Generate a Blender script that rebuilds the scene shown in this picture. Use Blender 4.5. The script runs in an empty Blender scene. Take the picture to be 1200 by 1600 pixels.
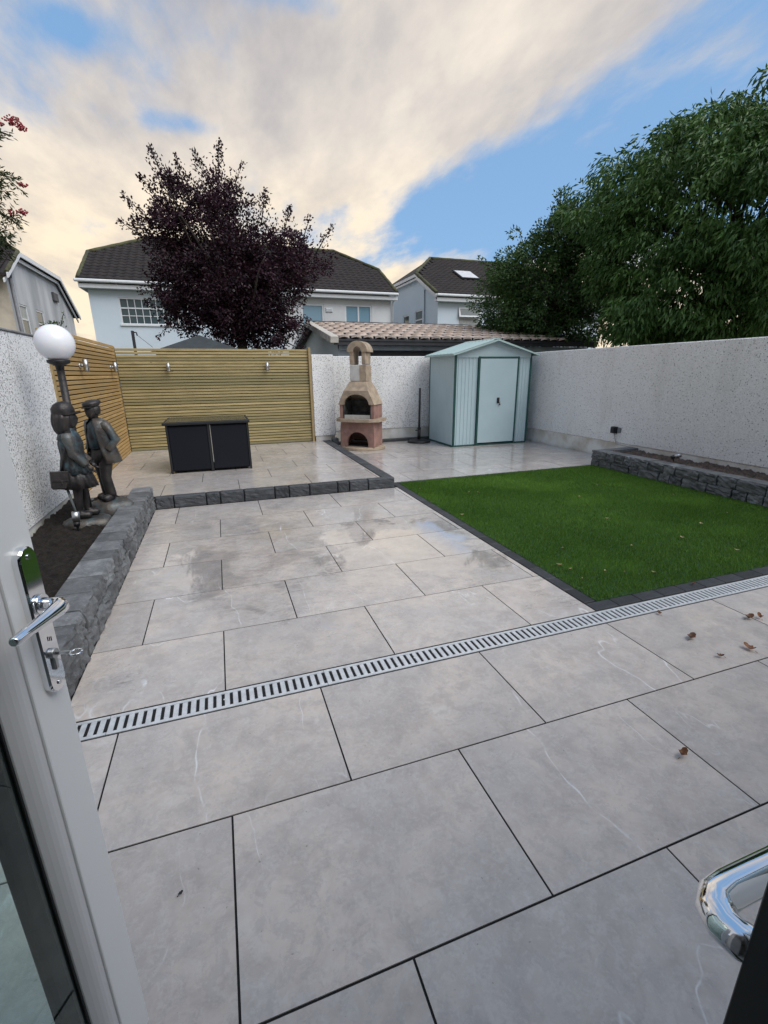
import bpy, bmesh, math, random
import numpy as np
from mathutils import Vector, Matrix, noise
random.seed(7); RNG = np.random.default_rng(7)
R = math.radians
S = bpy.context.scene
COL = S.collection

# ------------------------------------------------------------------ camera
cam = bpy.data.cameras.new('camera'); camo = bpy.data.objects.new('camera', cam); COL.objects.link(camo)
PITCH, ROLL, YAW = -0.2932, -0.0107, 0.3322
fw = Vector((math.sin(YAW)*math.cos(PITCH), math.cos(YAW)*math.cos(PITCH), math.sin(PITCH)))
rt0 = Vector((math.cos(YAW), -math.sin(YAW), 0)); up0 = rt0.cross(fw)
rt = rt0*math.cos(ROLL) + up0*math.sin(ROLL); up = up0*math.cos(ROLL) - rt0*math.sin(ROLL)
camo.matrix_world = Matrix(((rt.x, up.x, -fw.x, -0.796), (rt.y, up.y, -fw.y, -1.386), (rt.z, up.z, -fw.z, 1.515), (0, 0, 0, 1)))
cam.sensor_fit = 'VERTICAL'; cam.sensor_height = 24; cam.sensor_width = 18; cam.lens = 24*723.14/1600
cam.clip_start = 0.02; cam.clip_end = 3000
S.camera = camo

# ------------------------------------------------------------------ world, sun, exposure
SUN_AZ, SUN_EL = 138.0, 50.0      # azimuth from +Y towards +X
SKY = 0.07
S.view_settings.view_transform = 'Standard'; S.view_settings.look = 'None'
S.view_settings.gamma = 1; S.view_settings.use_curve_mapping = False
S.view_settings.exposure = 1.05
w = bpy.data.worlds.new('World'); S.world = w; w.use_nodes = True
nt = w.node_tree; nt.nodes.clear()
def N(t, typ, **kw):
    n = t.nodes.new(typ)
    for k, v in kw.items():
        if k.startswith('i_'):
            n.inputs[k[2:].replace('_', ' ')].default_value = v
        elif k.startswith('n'):
            n.inputs[int(k[1:])].default_value = v
        else: setattr(n, k, v)
    return n
def math_(t, op, a, b=None, c=None, clamp=False):
    n = t.nodes.new('ShaderNodeMath'); n.operation = op; n.use_clamp = clamp
    for i, v in enumerate((a, b, c)):
        if v is None: continue
        if isinstance(v, (int, float)): n.inputs[i].default_value = v
        else: t.links.new(v, n.inputs[i])
    return n.outputs[0]
def sstep(t, v, a, b):
    n = t.nodes.new('ShaderNodeMapRange'); n.interpolation_type = 'SMOOTHSTEP'
    t.links.new(v, n.inputs[0]); n.inputs[1].default_value = a; n.inputs[2].default_value = b
    return n.outputs[0]
def mixc(t, f, a, b, mode='MIX'):
    n = t.nodes.new('ShaderNodeMix'); n.data_type = 'RGBA'; n.blend_type = mode
    for i, v in ((0, f), (6, a), (7, b)):
        if isinstance(v, (int, float)): n.inputs[i].default_value = v
        elif isinstance(v, tuple): n.inputs[i].default_value = (*v[:3], 1)
        else: t.links.new(v, n.inputs[i])
    return n.outputs[2]
def noise_(t, vec, scale, detail=4, rough=0.55, dist=0.0):
    n = t.nodes.new('ShaderNodeTexNoise'); n.inputs['Scale'].default_value = scale
    n.inputs['Detail'].default_value = detail; n.inputs['Roughness'].default_value = rough; n.inputs['Distortion'].default_value = dist
    if vec is not None: t.links.new(vec, n.inputs['Vector'])
    return n.outputs[0]
tc = N(nt, 'ShaderNodeTexCoord'); sep = N(nt, 'ShaderNodeSeparateXYZ'); nt.links.new(tc.outputs['Generated'], sep.inputs[0])
dx, dy, dz = sep.outputs
den = math_(nt, 'ADD', math_(nt, 'MAXIMUM', dz, 0.0), 0.12)
px_, py_ = math_(nt, 'DIVIDE', dx, den), math_(nt, 'DIVIDE', dy, den)
cmb = N(nt, 'ShaderNodeCombineXYZ'); nt.links.new(px_, cmb.inputs[0]); nt.links.new(py_, cmb.inputs[1])
mp = N(nt, 'ShaderNodeMapping'); nt.links.new(cmb.outputs[0], mp.inputs[0])
mp.inputs['Rotation'].default_value = (0, 0, R(-52)); mp.inputs['Scale'].default_value = (1.0, 0.5, 1); mp.inputs['Location'].default_value = (3.3, 1.7, 0)
n1 = noise_(nt, mp.outputs[0], 2.0, 10, 0.56, 0.0)
n2 = noise_(nt, mp.outputs[0], 0.8, 3, 0.5, 0.0)
n3 = noise_(nt, mp.outputs[0], 1.7, 8, 0.55, 0.0)
# cloud bank to the left of a line that runs away to the upper right
edge = math_(nt, 'SUBTRACT', math_(nt, 'MINIMUM', 1.30, math_(nt, 'SUBTRACT', 1.97, math_(nt, 'MULTIPLY', py_, 0.46))), px_)
bias = math_(nt, 'MULTIPLY', math_(nt, 'MINIMUM', math_(nt, 'MAXIMUM', edge, -0.30), 0.42), 1.15)
def blob(cx, cy, r, amp):
    a = math_(nt, 'POWER', math_(nt, 'DIVIDE', math_(nt, 'SUBTRACT', px_, cx), r[0]), 2)
    b = math_(nt, 'POWER', math_(nt, 'DIVIDE', math_(nt, 'SUBTRACT', py_, cy), r[1]), 2)
    return math_(nt, 'MULTIPLY', math_(nt, 'EXPONENT', math_(nt, 'MULTIPLY', math_(nt, 'ADD', a, b), -1)), amp)
for args in ((-0.02, 1.87, (0.13, 0.07), -0.5), (-0.25, 1.55, (0.09, 0.09), -0.62), (0.28, 1.33, (0.14, 0.05), -0.35),
             (0.85, 1.42, (0.05, 0.03), -0.2), (0.2, -0.6, (1.6, 1.3), -0.6), (-3.0, 0.5, (1.7, 1.7), -0.4)):
    bias = math_(nt, 'ADD', bias, blob(*args))
low = math_(nt, 'MULTIPLY', math_(nt, 'SUBTRACT', 1, sstep(nt, dz, 0.12, 0.25)), 1.15)   # bank of cloud on the horizon
bias = math_(nt, 'ADD', bias, low)
cov = math_(nt, 'ADD', math_(nt, 'ADD', bias, math_(nt, 'MULTIPLY', math_(nt, 'SUBTRACT', n1, 0.5), 2.3)), math_(nt, 'MULTIPLY', math_(nt, 'SUBTRACT', n2, 0.5), 0.5))
n5 = noise_(nt, mp.outputs[0], 7.0, 8, 0.62, 0.0)
mask = sstep(nt, math_(nt, 'ADD', cov, math_(nt, 'MULTIPLY', math_(nt, 'SUBTRACT', n5, 0.5), 0.55)), -0.18, 0.42)
sky = N(nt, 'ShaderNodeTexSky', sky_type='NISHITA', sun_disc=False)
sky.sun_elevation = R(SUN_EL); sky.sun_rotation = R(SUN_AZ); sky.altitude = 50; sky.air_density = 1.0; sky.dust_density = 0.6; sky.ozone_density = 1.6
k = 0.50/SKY
# light on the clouds: warm and bright towards the sunset, mauve grey in the thick parts
glow = math_(nt, 'SUBTRACT', 1, sstep(nt, dz, 0.12, 0.52))
front = sstep(nt, dy, -0.3, 0.9)
n4 = noise_(nt, mp.outputs[0], 5.0, 8, 0.6, 0.0)
lit = math_(nt, 'ADD', math_(nt, 'MULTIPLY', math_(nt, 'MULTIPLY', glow, front), 0.48), math_(nt, 'ADD', math_(nt, 'MULTIPLY', sstep(nt, n3, 0.34, 0.70), 0.60), math_(nt, 'MULTIPLY', math_(nt, 'SUBTRACT', n4, 0.36), 1.15)), clamp=True)
lit = math_(nt, 'ADD', lit, blob(0.72, 2.0, (0.45, 0.5), 0.42), clamp=True)
warm = mixc(nt, math_(nt, 'SUBTRACT', 1, sstep(nt, dz, 0.16, 0.42)), (0.93*k, 0.84*k, 0.73*k), (1.05*k, 0.89*k, 0.67*k))
ccol = mixc(nt, lit, (0.44*k, 0.43*k, 0.46*k), warm)
blue = mixc(nt, 1.0, sky.outputs[0], (1.0, 1.0, 1.0), 'MULTIPLY')
blue = mixc(nt, 0.7, blue, (0.25*k, 0.47*k, 0.79*k))
out = mixc(nt, mask, blue, ccol)
bg = N(nt, 'ShaderNodeBackground'); bg.inputs[1].default_value = SKY; nt.links.new(out, bg.inputs[0])
wo = N(nt, 'ShaderNodeOutputWorld'); nt.links.new(bg.outputs[0], wo.inputs[0])

sun = bpy.data.lights.new('sun', 'SUN'); suno = bpy.data.objects.new('sun', sun); COL.objects.link(suno)
sun.energy = 1.5; sun.angle = R(50); sun.color = (1.0, 0.955, 0.885)
sd = Vector((math.sin(R(SUN_AZ))*math.cos(R(SUN_EL)), math.cos(R(SUN_AZ))*math.cos(R(SUN_EL)), math.sin(R(SUN_EL))))
suno.rotation_euler = sd.to_track_quat('Z', 'Y').to_euler()

# ------------------------------------------------------------------ helpers
PM = {}
def tag(o, label=None, cat=None, group=None, kind=None):
    if label: o['label'] = label
    if cat: o['category'] = cat
    if group: o['group'] = group
    if kind: o['kind'] = kind
    return o
def put(o, parent):
    COL.objects.link(o)
    if parent is not None:
        o.parent = parent; o.matrix_parent_inverse = PM[parent.name].inverted()
    return o
def thing(name, label, cat, loc=(0, 0, 0), rz=0, group=None):
    o = bpy.data.objects.new(name, None); COL.objects.link(o); o.location = loc; o.rotation_euler = (0, 0, rz)
    o.empty_display_size = 0.1
    PM[o.name] = Matrix.Translation(loc) @ Matrix.Rotation(rz, 4, 'Z')
    return tag(o, label, cat, group)
def chamfer(bm, off, seg=1):
    if off: bmesh.ops.bevel(bm, geom=list(bm.edges), offset=off, segments=seg, profile=0.6, affect='EDGES', clamp_overlap=True)
class MB:
    def __init__(s): s.v = []; s.f = []; s.m = []; s.sm = []
    def add(s, vs, fs, mi=0, sm=False):
        b = len(s.v); s.v += [tuple(v) for v in vs]
        for f in fs: s.f.append(tuple(b+i for i in f)); s.m.append(mi); s.sm.append(sm)
        return s
    def box(s, x0, x1, y0, y1, z0, z1, mi=0, M=None):
        vs = [Vector((x, y, z)) for z in (z0, z1) for y in (y0, y1) for x in (x0, x1)]
        if M is not None: vs = [M @ v for v in vs]
        return s.add(vs, [(0, 2, 3, 1), (4, 5, 7, 6), (0, 1, 5, 4), (2, 6, 7, 3), (0, 4, 6, 2), (1, 3, 7, 5)], mi)
    def cbox(s, x0, x1, y0, y1, z0, z1, c=0.003, mi=0, M=None, seg=1):
        bm = bmesh.new(); bmesh.ops.create_cube(bm, size=1)
        for v in bm.verts: v.co = Vector(((x0+x1)/2+v.co.x*(x1-x0), (y0+y1)/2+v.co.y*(y1-y0), (z0+z1)/2+v.co.z*(z1-z0)))
        chamfer(bm, min(c, (x1-x0)*.45, (y1-y0)*.45, (z1-z0)*.45), seg)
        vs = [v.co.copy() for v in bm.verts]; bm.verts.index_update()
        fs = [[v.index for v in f.verts] for f in bm.faces]; bm.free()
        if M is not None: vs = [M @ v for v in vs]
        return s.add(vs, fs, mi)
    def prism(s, pts, a, b, axis='x', mi=0, M=None):
        def P(p, q, t): return {'x': (t, p, q), 'y': (p, t, q), 'z': (p, q, t)}[axis]
        n = len(pts); vs = [Vector(P(p, q, a)) for p, q in pts] + [Vector(P(p, q, b)) for p, q in pts]
        if M is not None: vs = [M @ v for v in vs]
        fs = [tuple(range(n))[::-1], tuple(range(n, 2*n))] + [(i, (i+1) % n, n+(i+1) % n, n+i) for i in range(n)]
        return s.add(vs, fs, mi)
    def path(s, pts, rad, seg=10, mi=0, cap=True, flat=1.0):
        pts = [Vector(p) for p in pts]; n = len(pts)
        rad = rad if isinstance(rad, (list, tuple)) else [rad]*n
        b = len(s.v); nrm = None
        for i, p in enumerate(pts):
            t = (pts[min(i+1, n-1)] - pts[max(i-1, 0)]).normalized()
            if nrm is None: nrm = t.orthogonal().normalized()
            else: nrm = (nrm - t*nrm.dot(t)).normalized()
            bi = t.cross(nrm)
            for k in range(seg):
                a = 2*math.pi*k/seg; s.v.append(tuple(p + (nrm*math.cos(a) + bi*math.sin(a)*flat)*rad[i]))
        for i in range(n-1):
            for k in range(seg):
                s.f.append((b+i*seg+k, b+i*seg+(k+1) % seg, b+(i+1)*seg+(k+1) % seg, b+(i+1)*seg+k)); s.m.append(mi); s.sm.append(True)
        if cap:
            s.f.append(tuple(b+k for k in range(seg))[::-1]); s.f.append(tuple(b+(n-1)*seg+k for k in range(seg))); s.m += [mi]*2; s.sm += [False]*2
        return s
    def lathe(s, prof, c=(0, 0, 0), seg=24, mi=0, sx=1, sy=1, M=None, sm=True):
        b = len(s.v)
        for r, z in prof:
            for k in range(seg):
                a = 2*math.pi*k/seg; v = Vector((c[0]+r*math.cos(a)*sx, c[1]+r*math.sin(a)*sy, c[2]+z)); s.v.append(tuple(M @ v if M is not None else v))
        for i in range(len(prof)-1):
            for k in range(seg):
                s.f.append((b+i*seg+k, b+i*seg+(k+1) % seg, b+(i+1)*seg+(k+1) % seg, b+(i+1)*seg+k)); s.m.append(mi); s.sm.append(sm)
        s.f.append(tuple(b+k for k in range(seg))[::-1]); s.f.append(tuple(b+(len(prof)-1)*seg+k for k in range(seg))); s.m += [mi]*2; s.sm += [False]*2
        return s
    def mesh(s, name, mats):
        me = bpy.data.meshes.new(name); me.from_pydata(s.v, [], s.f)
        for m in (mats if isinstance(mats, (list, tuple)) else [mats]): me.materials.append(m)
        me.polygons.foreach_set('material_index', s.m); me.polygons.foreach_set('use_smooth', s.sm); me.update()
        return me
    def build(s, name, mats, parent=None):
        return put(bpy.data.objects.new(name, s.mesh(name, mats)), parent)
def inst(name, me, loc, parent, rz=0, sc=(1, 1, 1), rot=None):
    o = bpy.data.objects.new(name, me); put(o, parent); o.location = loc; o.rotation_euler = rot or (0, 0, rz); o.scale = sc
    return o
def fastmesh(name, V, F, mat, smooth=False):
    me = bpy.data.meshes.new(name); V = np.asarray(V, np.float32); F = np.asarray(F, np.int32); n, k = F.shape
    me.vertices.add(len(V)); me.vertices.foreach_set('co', V.ravel()); me.loops.add(n*k); me.loops.foreach_set('vertex_index', F.ravel())
    me.polygons.add(n); me.polygons.foreach_set('loop_start', np.arange(0, n*k, k, dtype=np.int32)); me.polygons.foreach_set('loop_total', np.full(n, k, np.int32))
    if smooth: me.polygons.foreach_set('use_smooth', np.ones(n, bool))
    me.update(calc_edges=True); me.validate(); me.materials.append(mat); return me

# ------------------------------------------------------------------ materials
def base(name):
    m = bpy.data.materials.new(name); m.use_nodes = True; t = m.node_tree; b = t.nodes['Principled BSDF']; return m, t, b
def coords(t, world=False, rnd=False, scale=(1, 1, 1)):
    if world: v = N(t, 'ShaderNodeNewGeometry').outputs['Position']
    else: v = N(t, 'ShaderNodeTexCoord').outputs['Object']
    mpn = N(t, 'ShaderNodeMapping'); t.links.new(v, mpn.inputs[0]); mpn.inputs['Scale'].default_value = scale
    if rnd:
        oi = N(t, 'ShaderNodeObjectInfo'); c = N(t, 'ShaderNodeCombineXYZ')
        for i, f in enumerate((37.0, 61.0, 17.0)): t.links.new(math_(t, 'MULTIPLY', oi.outputs['Random'], f), c.inputs[i])
        t.links.new(c.outputs[0], mpn.inputs['Location'])
    return mpn.outputs[0]
def bumpn(t, b, h, strength=0.3, dist=0.01):
    n = N(t, 'ShaderNodeBump'); n.inputs['Strength'].default_value = strength; n.inputs['Distance'].default_value = dist
    t.links.new(h, n.inputs['Height']); t.links.new(n.outputs[0], b.inputs['Normal']); return n
def simple(name, c1, c2=None, rough=0.5, scale=6, metal=0, bump=0.0, bdist=0.004, detail=5, rnd=0.0, world=False, stretch=(1, 1, 1), spec=0.5, coat=0):
    m, t, b = base(name); v = coords(t, world, rnd > 0 and not world, stretch)
    c2 = c2 or tuple(x*0.75 for x in c1); n = noise_(t, v, scale, detail, 0.6)
    col = mixc(t, sstep(t, n, 0.32, 0.68), c2, c1)
    if rnd:
        oi = N(t, 'ShaderNodeObjectInfo'); f = math_(t, 'ADD', math_(t, 'MULTIPLY', oi.outputs['Random'], 2*rnd), 1-rnd)
        hs = N(t, 'ShaderNodeHueSaturation'); t.links.new(col, hs.inputs['Color']); t.links.new(f, hs.inputs['Value']); col = hs.outputs[0]
    t.links.new(col, b.inputs['Base Color']); b.inputs['Roughness'].default_value = rough; b.inputs['Metallic'].default_value = metal
    b.inputs['Specular IOR Level'].default_value = spec; b.inputs['Coat Weight'].default_value = coat
    if bump: bumpn(t, b, noise_(t, v, scale*3, 6, 0.65), bump, bdist)
    return m
# porcelain paving, wet in places
def tile_mat():
    m, t, b = base('porcelain'); v = coords(t, rnd=True); wv = coords(t, world=True)
    big = noise_(t, v, 1.6, 5, 0.6, 0.8); fine = noise_(t, v, 30, 6, 0.75); mid = noise_(t, v, 7, 7, 0.7, 0.5)
    col = mixc(t, sstep(t, big, 0.35, 0.68), (0.465, 0.432, 0.412), (0.595, 0.525, 0.472))
    brn = noise_(t, v, 3.1, 6, 0.65, 0.6); col = mixc(t, math_(t, 'MULTIPLY', sstep(t, brn, 0.50, 0.66), 0.38), col, (0.40, 0.345, 0.31)); pal = noise_(t, v, 4.3, 7, 0.68, 0.9); col = mixc(t, math_(t, 'MULTIPLY', sstep(t, pal, 0.54, 0.70), 0.42), col, (0.64, 0.62, 0.60))
    col = mixc(t, math_(t, 'MULTIPLY', sstep(t, mid, 0.42, 0.68), 0.6), col, (0.36, 0.325, 0.31))
    col = mixc(t, math_(t, 'MULTIPLY', sstep(t, fine, 0.46, 0.60), 0.34), col, (0.60, 0.585, 0.57))
    mid2 = noise_(t, v, 15, 9, 0.78, 0.3); col = mixc(t, math_(t, 'MULTIPLY', sstep(t, mid2, 0.50, 0.58), 0.30), col, (0.31, 0.29, 0.285))
    dirt = noise_(t, wv, 48, 2, 0.5); col = mixc(t, math_(t, 'MULTIPLY', sstep(t, dirt, 0.735, 0.76), 0.5), col, (0.10, 0.09, 0.08))
    def vein(scale, width, rot):
        mm = N(t, 'ShaderNodeMapping'); t.links.new(v, mm.inputs[0]); mm.inputs['Rotation'].default_value = (0, 0, rot); mm.inputs['Scale'].default_value = (1, 0.35, 1)
        nn = noise_(t, mm.outputs[0], scale, 5, 0.47, 0.12)
        d = math_(t, 'ABSOLUTE', math_(t, 'SUBTRACT', nn, 0.5))
        return math_(t, 'SUBTRACT', 1, sstep(t, d, 0.0, width))
    ve = math_(t, 'MULTIPLY', vein(1.0, 0.0032, 0.7), sstep(t, noise_(t, v, 1.4, 3), 0.42, 0.60))
    ve2 = math_(t, 'MULTIPLY', vein(1.7, 0.0030, -0.5), sstep(t, noise_(t, v, 2.3, 4), 0.50, 0.66))
    vv = math_(t, 'MULTIPLY', math_(t, 'MAXIMUM', ve, ve2), math_(t, 'ADD', math_(t, 'MULTIPLY', sstep(t, noise_(t, v, 9, 4), .4, .62), 0.8), 0.12))
    col = mixc(t, math_(t, 'MULTIPLY', vv, 1.0), col, (0.72, 0.73, 0.74))
    oi = N(t, 'ShaderNodeObjectInfo'); hs = N(t, 'ShaderNodeHueSaturation'); t.links.new(col, hs.inputs['Color'])
    t.links.new(math_(t, 'ADD', math_(t, 'MULTIPLY', oi.outputs['Random'], 0.12), 0.94), hs.inputs['Value'])
    basecol = hs.outputs[0]
    sp = N(t, 'ShaderNodeSeparateXYZ'); t.links.new(wv, sp.inputs[0]); X, Y = sp.outputs[0], sp.outputs[1]
    wn = noise_(t, wv, 1.7, 5, 0.6, 0.5)
    wst = N(t, 'ShaderNodeMapping'); t.links.new(wv, wst.inputs[0]); wst.inputs['Scale'].default_value = (0.8, 2.6, 1); wst.inputs['Rotation'].default_value = (0, 0, R(-20))
    wfine = noise_(t, wst.outputs[0], 9, 6, 0.7)
    def bl(cx, cy, rx, ry, a):
        p = math_(t, 'POWER', math_(t, 'DIVIDE', math_(t, 'SUBTRACT', X, cx), rx), 2); q = math_(t, 'POWER', math_(t, 'DIVIDE', math_(t, 'SUBTRACT', Y, cy), ry), 2)
        return math_(t, 'MULTIPLY', math_(t, 'EXPONENT', math_(t, 'MULTIPLY', math_(t, 'ADD', p, q), -1)), a)
    wet = math_(t, 'ADD', wn, math_(t, 'MULTIPLY', math_(t, 'SUBTRACT', wfine, 0.5), 0.38))
    for a in ((0.75, 2.25, 0.75, 0.55, 0.45), (-1.08, 2.45, 0.30, 0.42, 0.42), (-0.1, 1.25, 0.5, 0.3, 0.12), (0.1, 3.2, 0.9, 0.3, 0.2), (2.6, 0.0, 0.5, 0.35, 0.3), (0.3, 1.0, 0.9, 0.25, 0.05), (3.2, 6.2, 3.0, 1.6, 0.2)):
        wet = math_(t, 'ADD', wet, bl(*a))
    wet = math_(t, 'SUBTRACT', wet, math_(t, 'MULTIPLY', math_(t, 'SUBTRACT', 1, sstep(t, Y, -0.2, 1.6)), 0.16))
    wm = sstep(t, wet, 0.54, 0.66)
    film = sstep(t, math_(t, 'ADD', Y, math_(t, 'MULTIPLY', math_(t, 'SUBTRACT', wn, 0.5), 3.5)), 0.5, 2.4)
    rough = math_(t, 'ADD', math_(t, 'MULTIPLY', math_(t, 'SUBTRACT', 1, wm), math_(t, 'SUBTRACT', 0.27, math_(t, 'MULTIPLY', film, 0.17))), 0.035)
    rough = math_(t, 'ADD', rough, math_(t, 'MULTIPLY', math_(t, 'MULTIPLY', mid, 0.12), math_(t, 'SUBTRACT', 1, wm)))
    dk_ = math_(t, 'SUBTRACT', 1, math_(t, 'ADD', math_(t, 'MULTIPLY', film, 0.10), math_(t, 'MULTIPLY', wm, 0.04)))
    vm = N(t, 'ShaderNodeVectorMath', operation='SCALE'); t.links.new(basecol, vm.inputs[0]); t.links.new(dk_, vm.inputs['Scale']); t.links.new(vm.outputs[0], b.inputs['Base Color'])
    t.links.new(rough, b.inputs['Roughness']); t.links.new(math_(t, 'ADD', math_(t, 'ADD', math_(t, 'MULTIPLY', wm, 2.0), math_(t, 'MULTIPLY', film, 0.45)), 1.6), b.inputs['IOR'])
    h = math_(t, 'MULTIPLY', math_(t, 'ADD', math_(t, 'MULTIPLY', noise_(t, v, 60, 4, 0.7), 0.5), math_(t, 'MULTIPLY', mid, 1.0)), math_(t, 'SUBTRACT', 1, math_(t, 'MULTIPLY', wm, 0.93)))
    bumpn(t, b, h, 0.25, 0.0035)
    return m
TILE = tile_mat()
def pebble(name, c, plain=0):
    m, t, b = base(name); v = coords(t, world=True)
    vo = N(t, 'ShaderNodeTexVoronoi'); vo.inputs['Scale'].default_value = 82; t.links.new(v, vo.inputs['Vector'])
    sc = N(t, 'ShaderNodeSeparateColor'); t.links.new(vo.outputs['Color'], sc.inputs[0])
    big = noise_(t, v, 0.9, 5, 0.6)
    dens = math_(t, 'ADD', 0.80, math_(t, 'MULTIPLY', math_(t, 'SUBTRACT', 0.5, big), 0.5))
    isdark = math_(t, 'GREATER_THAN', sc.outputs[0], dens)
    inner = math_(t, 'SUBTRACT', 1, sstep(t, vo.outputs['Distance'], 0.38, 0.55))
    col = mixc(t, sc.outputs[1], tuple(x*0.80 for x in c), c)
    col = mixc(t, math_(t, 'MULTIPLY', sstep(t, big, 0.40, 0.75), 0.25), col, tuple(x*y for x, y in zip(c, (0.8, 0.78, 0.72))))
    v2 = N(t, 'ShaderNodeTexVoronoi'); v2.inputs['Scale'].default_value = 37; t.links.new(v, v2.inputs['Vector']); sc2 = N(t, 'ShaderNodeSeparateColor'); t.links.new(v2.outputs['Color'], sc2.inputs[0])
    chip = math_(t, 'MULTIPLY', math_(t, 'GREATER_THAN', sc2.outputs[0], 0.80), math_(t, 'SUBTRACT', 1, sstep(t, v2.outputs['Distance'], 0.24, 0.36)))
    stv = N(t, 'ShaderNodeMapping'); t.links.new(v, stv.inputs[0]); stv.inputs['Scale'].default_value = (1, 1, 0.22); streak = noise_(t, stv.outputs[0], 3.2, 6, 0.6)
    col = mixc(t, math_(t, 'MULTIPLY', sstep(t, streak, 0.50, 0.72), 0.30), col, tuple(x*y for x, y in zip(c, (0.62, 0.61, 0.57))))
    darkc = mixc(t, sc.outputs[2], (0.06, 0.065, 0.075), (0.32, 0.31, 0.30))
    col = mixc(t, math_(t, 'MAXIMUM', math_(t, 'MULTIPLY', isdark, inner), math_(t, 'MULTIPLY', chip, 0.9)), col, darkc)
    t.links.new(col, b.inputs['Base Color']); b.inputs['Roughness'].default_value = 0.85
    bumpn(t, b, math_(t, 'SUBTRACT', 1, vo.outputs['Distance']), 0.55, 0.006)
    return m
PEB = pebble('pebbledash', (0.85, 0.855, 0.86))
PLINTH = simple('painted_plinth', (0.72, 0.72, 0.70), (0.46, 0.42, 0.35), 0.8, 2.5, bump=0.3, world=True)
COPING = simple('wall_capping', (0.30, 0.30, 0.31), (0.2, 0.2, 0.2), 0.8, 5, bump=0.3, world=True)
def stone_mat(name, c1, c2, bump=0.35):
    m, t, b = base(name); v = coords(t, rnd=True)
    n = noise_(t, v, 9, 8, 0.7, 0.3); f = noise_(t, v, 55, 6, 0.7)
    col = mixc(t, sstep(t, n, 0.35, 0.68), c2, c1); col = mixc(t, math_(t, 'MULTIPLY', sstep(t, f, 0.5, 0.75), 0.4), col, tuple(min(1, x*1.9) for x in c1))
    oi = N(t, 'ShaderNodeObjectInfo'); hs = N(t, 'ShaderNodeHueSaturation'); t.links.new(col, hs.inputs['Color'])
    t.links.new(math_(t, 'ADD', math_(t, 'MULTIPLY', oi.outputs['Random'], 0.6), 0.7), hs.inputs['Value']); t.links.new(hs.outputs[0], b.inputs['Base Color'])
    b.inputs['Roughness'].default_value = 0.62
    bumpn(t, b, math_(t, 'ADD', n, math_(t, 'MULTIPLY', f, 0.4)), bump, 0.012); return m
STONE = stone_mat('rock_faced_block', (0.17, 0.175, 0.18), (0.085, 0.09, 0.095))
KERB = stone_mat('charcoal_kerb', (0.052, 0.056, 0.062), (0.032, 0.035, 0.04), 0.7)
SETT = stone_mat('charcoal_sett', (0.035, 0.038, 0.044), (0.022, 0.024, 0.028), 0.35)
GROUT = simple('dark_grout', (0.006, 0.0065, 0.008), rough=0.85, scale=30)
SOIL = simple('damp_soil', (0.030, 0.021, 0.015), (0.010, 0.007, 0.005), 0.95, 26, bump=1.0, bdist=0.05, world=True)
MULCH = simple('pale_mulch', (0.16, 0.11, 0.085), (0.07, 0.05, 0.04), 0.9, 20, bump=1.0, bdist=0.03, world=True)
TURFB = simple('turf_backing', (0.02, 0.07, 0.012), (0.015, 0.045, 0.01), 0.9, 30, world=True)
GROUND = simple('rough_ground', (0.05, 0.07, 0.03), (0.06, 0.05, 0.035), 0.95, 0.6, world=True)
def leafmat(name, c1, c2, rough=0.5, trans=0.25, spec=0.35):
    m, t, b = base(name); g = N(t, 'ShaderNodeNewGeometry'); v = coords(t, world=True)
    col = mixc(t, g.outputs['Random Per Island'], c1, c2)
    col = mixc(t, math_(t, 'MULTIPLY', sstep(t, noise_(t, v, 1.1, 3), 0.45, 0.7), 0.45), col, tuple(x*1.5 for x in c2))
    t.links.new(col, b.inputs['Base Color']); b.inputs['Roughness'].default_value = rough; b.inputs['Specular IOR Level'].default_value = spec
    tr = N(t, 'ShaderNodeBsdfTranslucent'); t.links.new(col, tr.inputs[0]); mx = N(t, 'ShaderNodeMixShader'); mx.inputs[0].default_value = trans
    t.links.new(b.outputs[0], mx.inputs[1]); t.links.new(tr.outputs[0], mx.inputs[2]); t.links.new(mx.outputs[0], t.nodes['Material Output'].inputs[0]); return m
GRASS = leafmat('turf_blades', (0.044, 0.118, 0.011), (0.105, 0.208, 0.024), 0.6, 0.15, 0.2)
PURPLE = leafmat('purple_leaves', (0.014, 0.007, 0.011), (0.046, 0.017, 0.028), 0.5, 0.15, 0.3)
GREEN = leafmat('drooping_leaves', (0.026, 0.080, 0.016), (0.080, 0.162, 0.036), 0.45, 0.25)
GREEN2 = leafmat('small_leaves', (0.030, 0.072, 0.020), (0.075, 0.14, 0.040), 0.45, 0.25)
ROWAN = leafmat('rowan_leaves', (0.020, 0.034, 0.012), (0.055, 0.075, 0.025), 0.5, 0.25)
BERRY = simple('red_berries', (0.35, 0.02, 0.03), (0.22, 0.01, 0.02), 0.35, 20)
BARK = simple('bark', (0.06, 0.045, 0.035), (0.03, 0.024, 0.02), 0.9, 14, bump=0.8, bdist=0.02)
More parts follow.
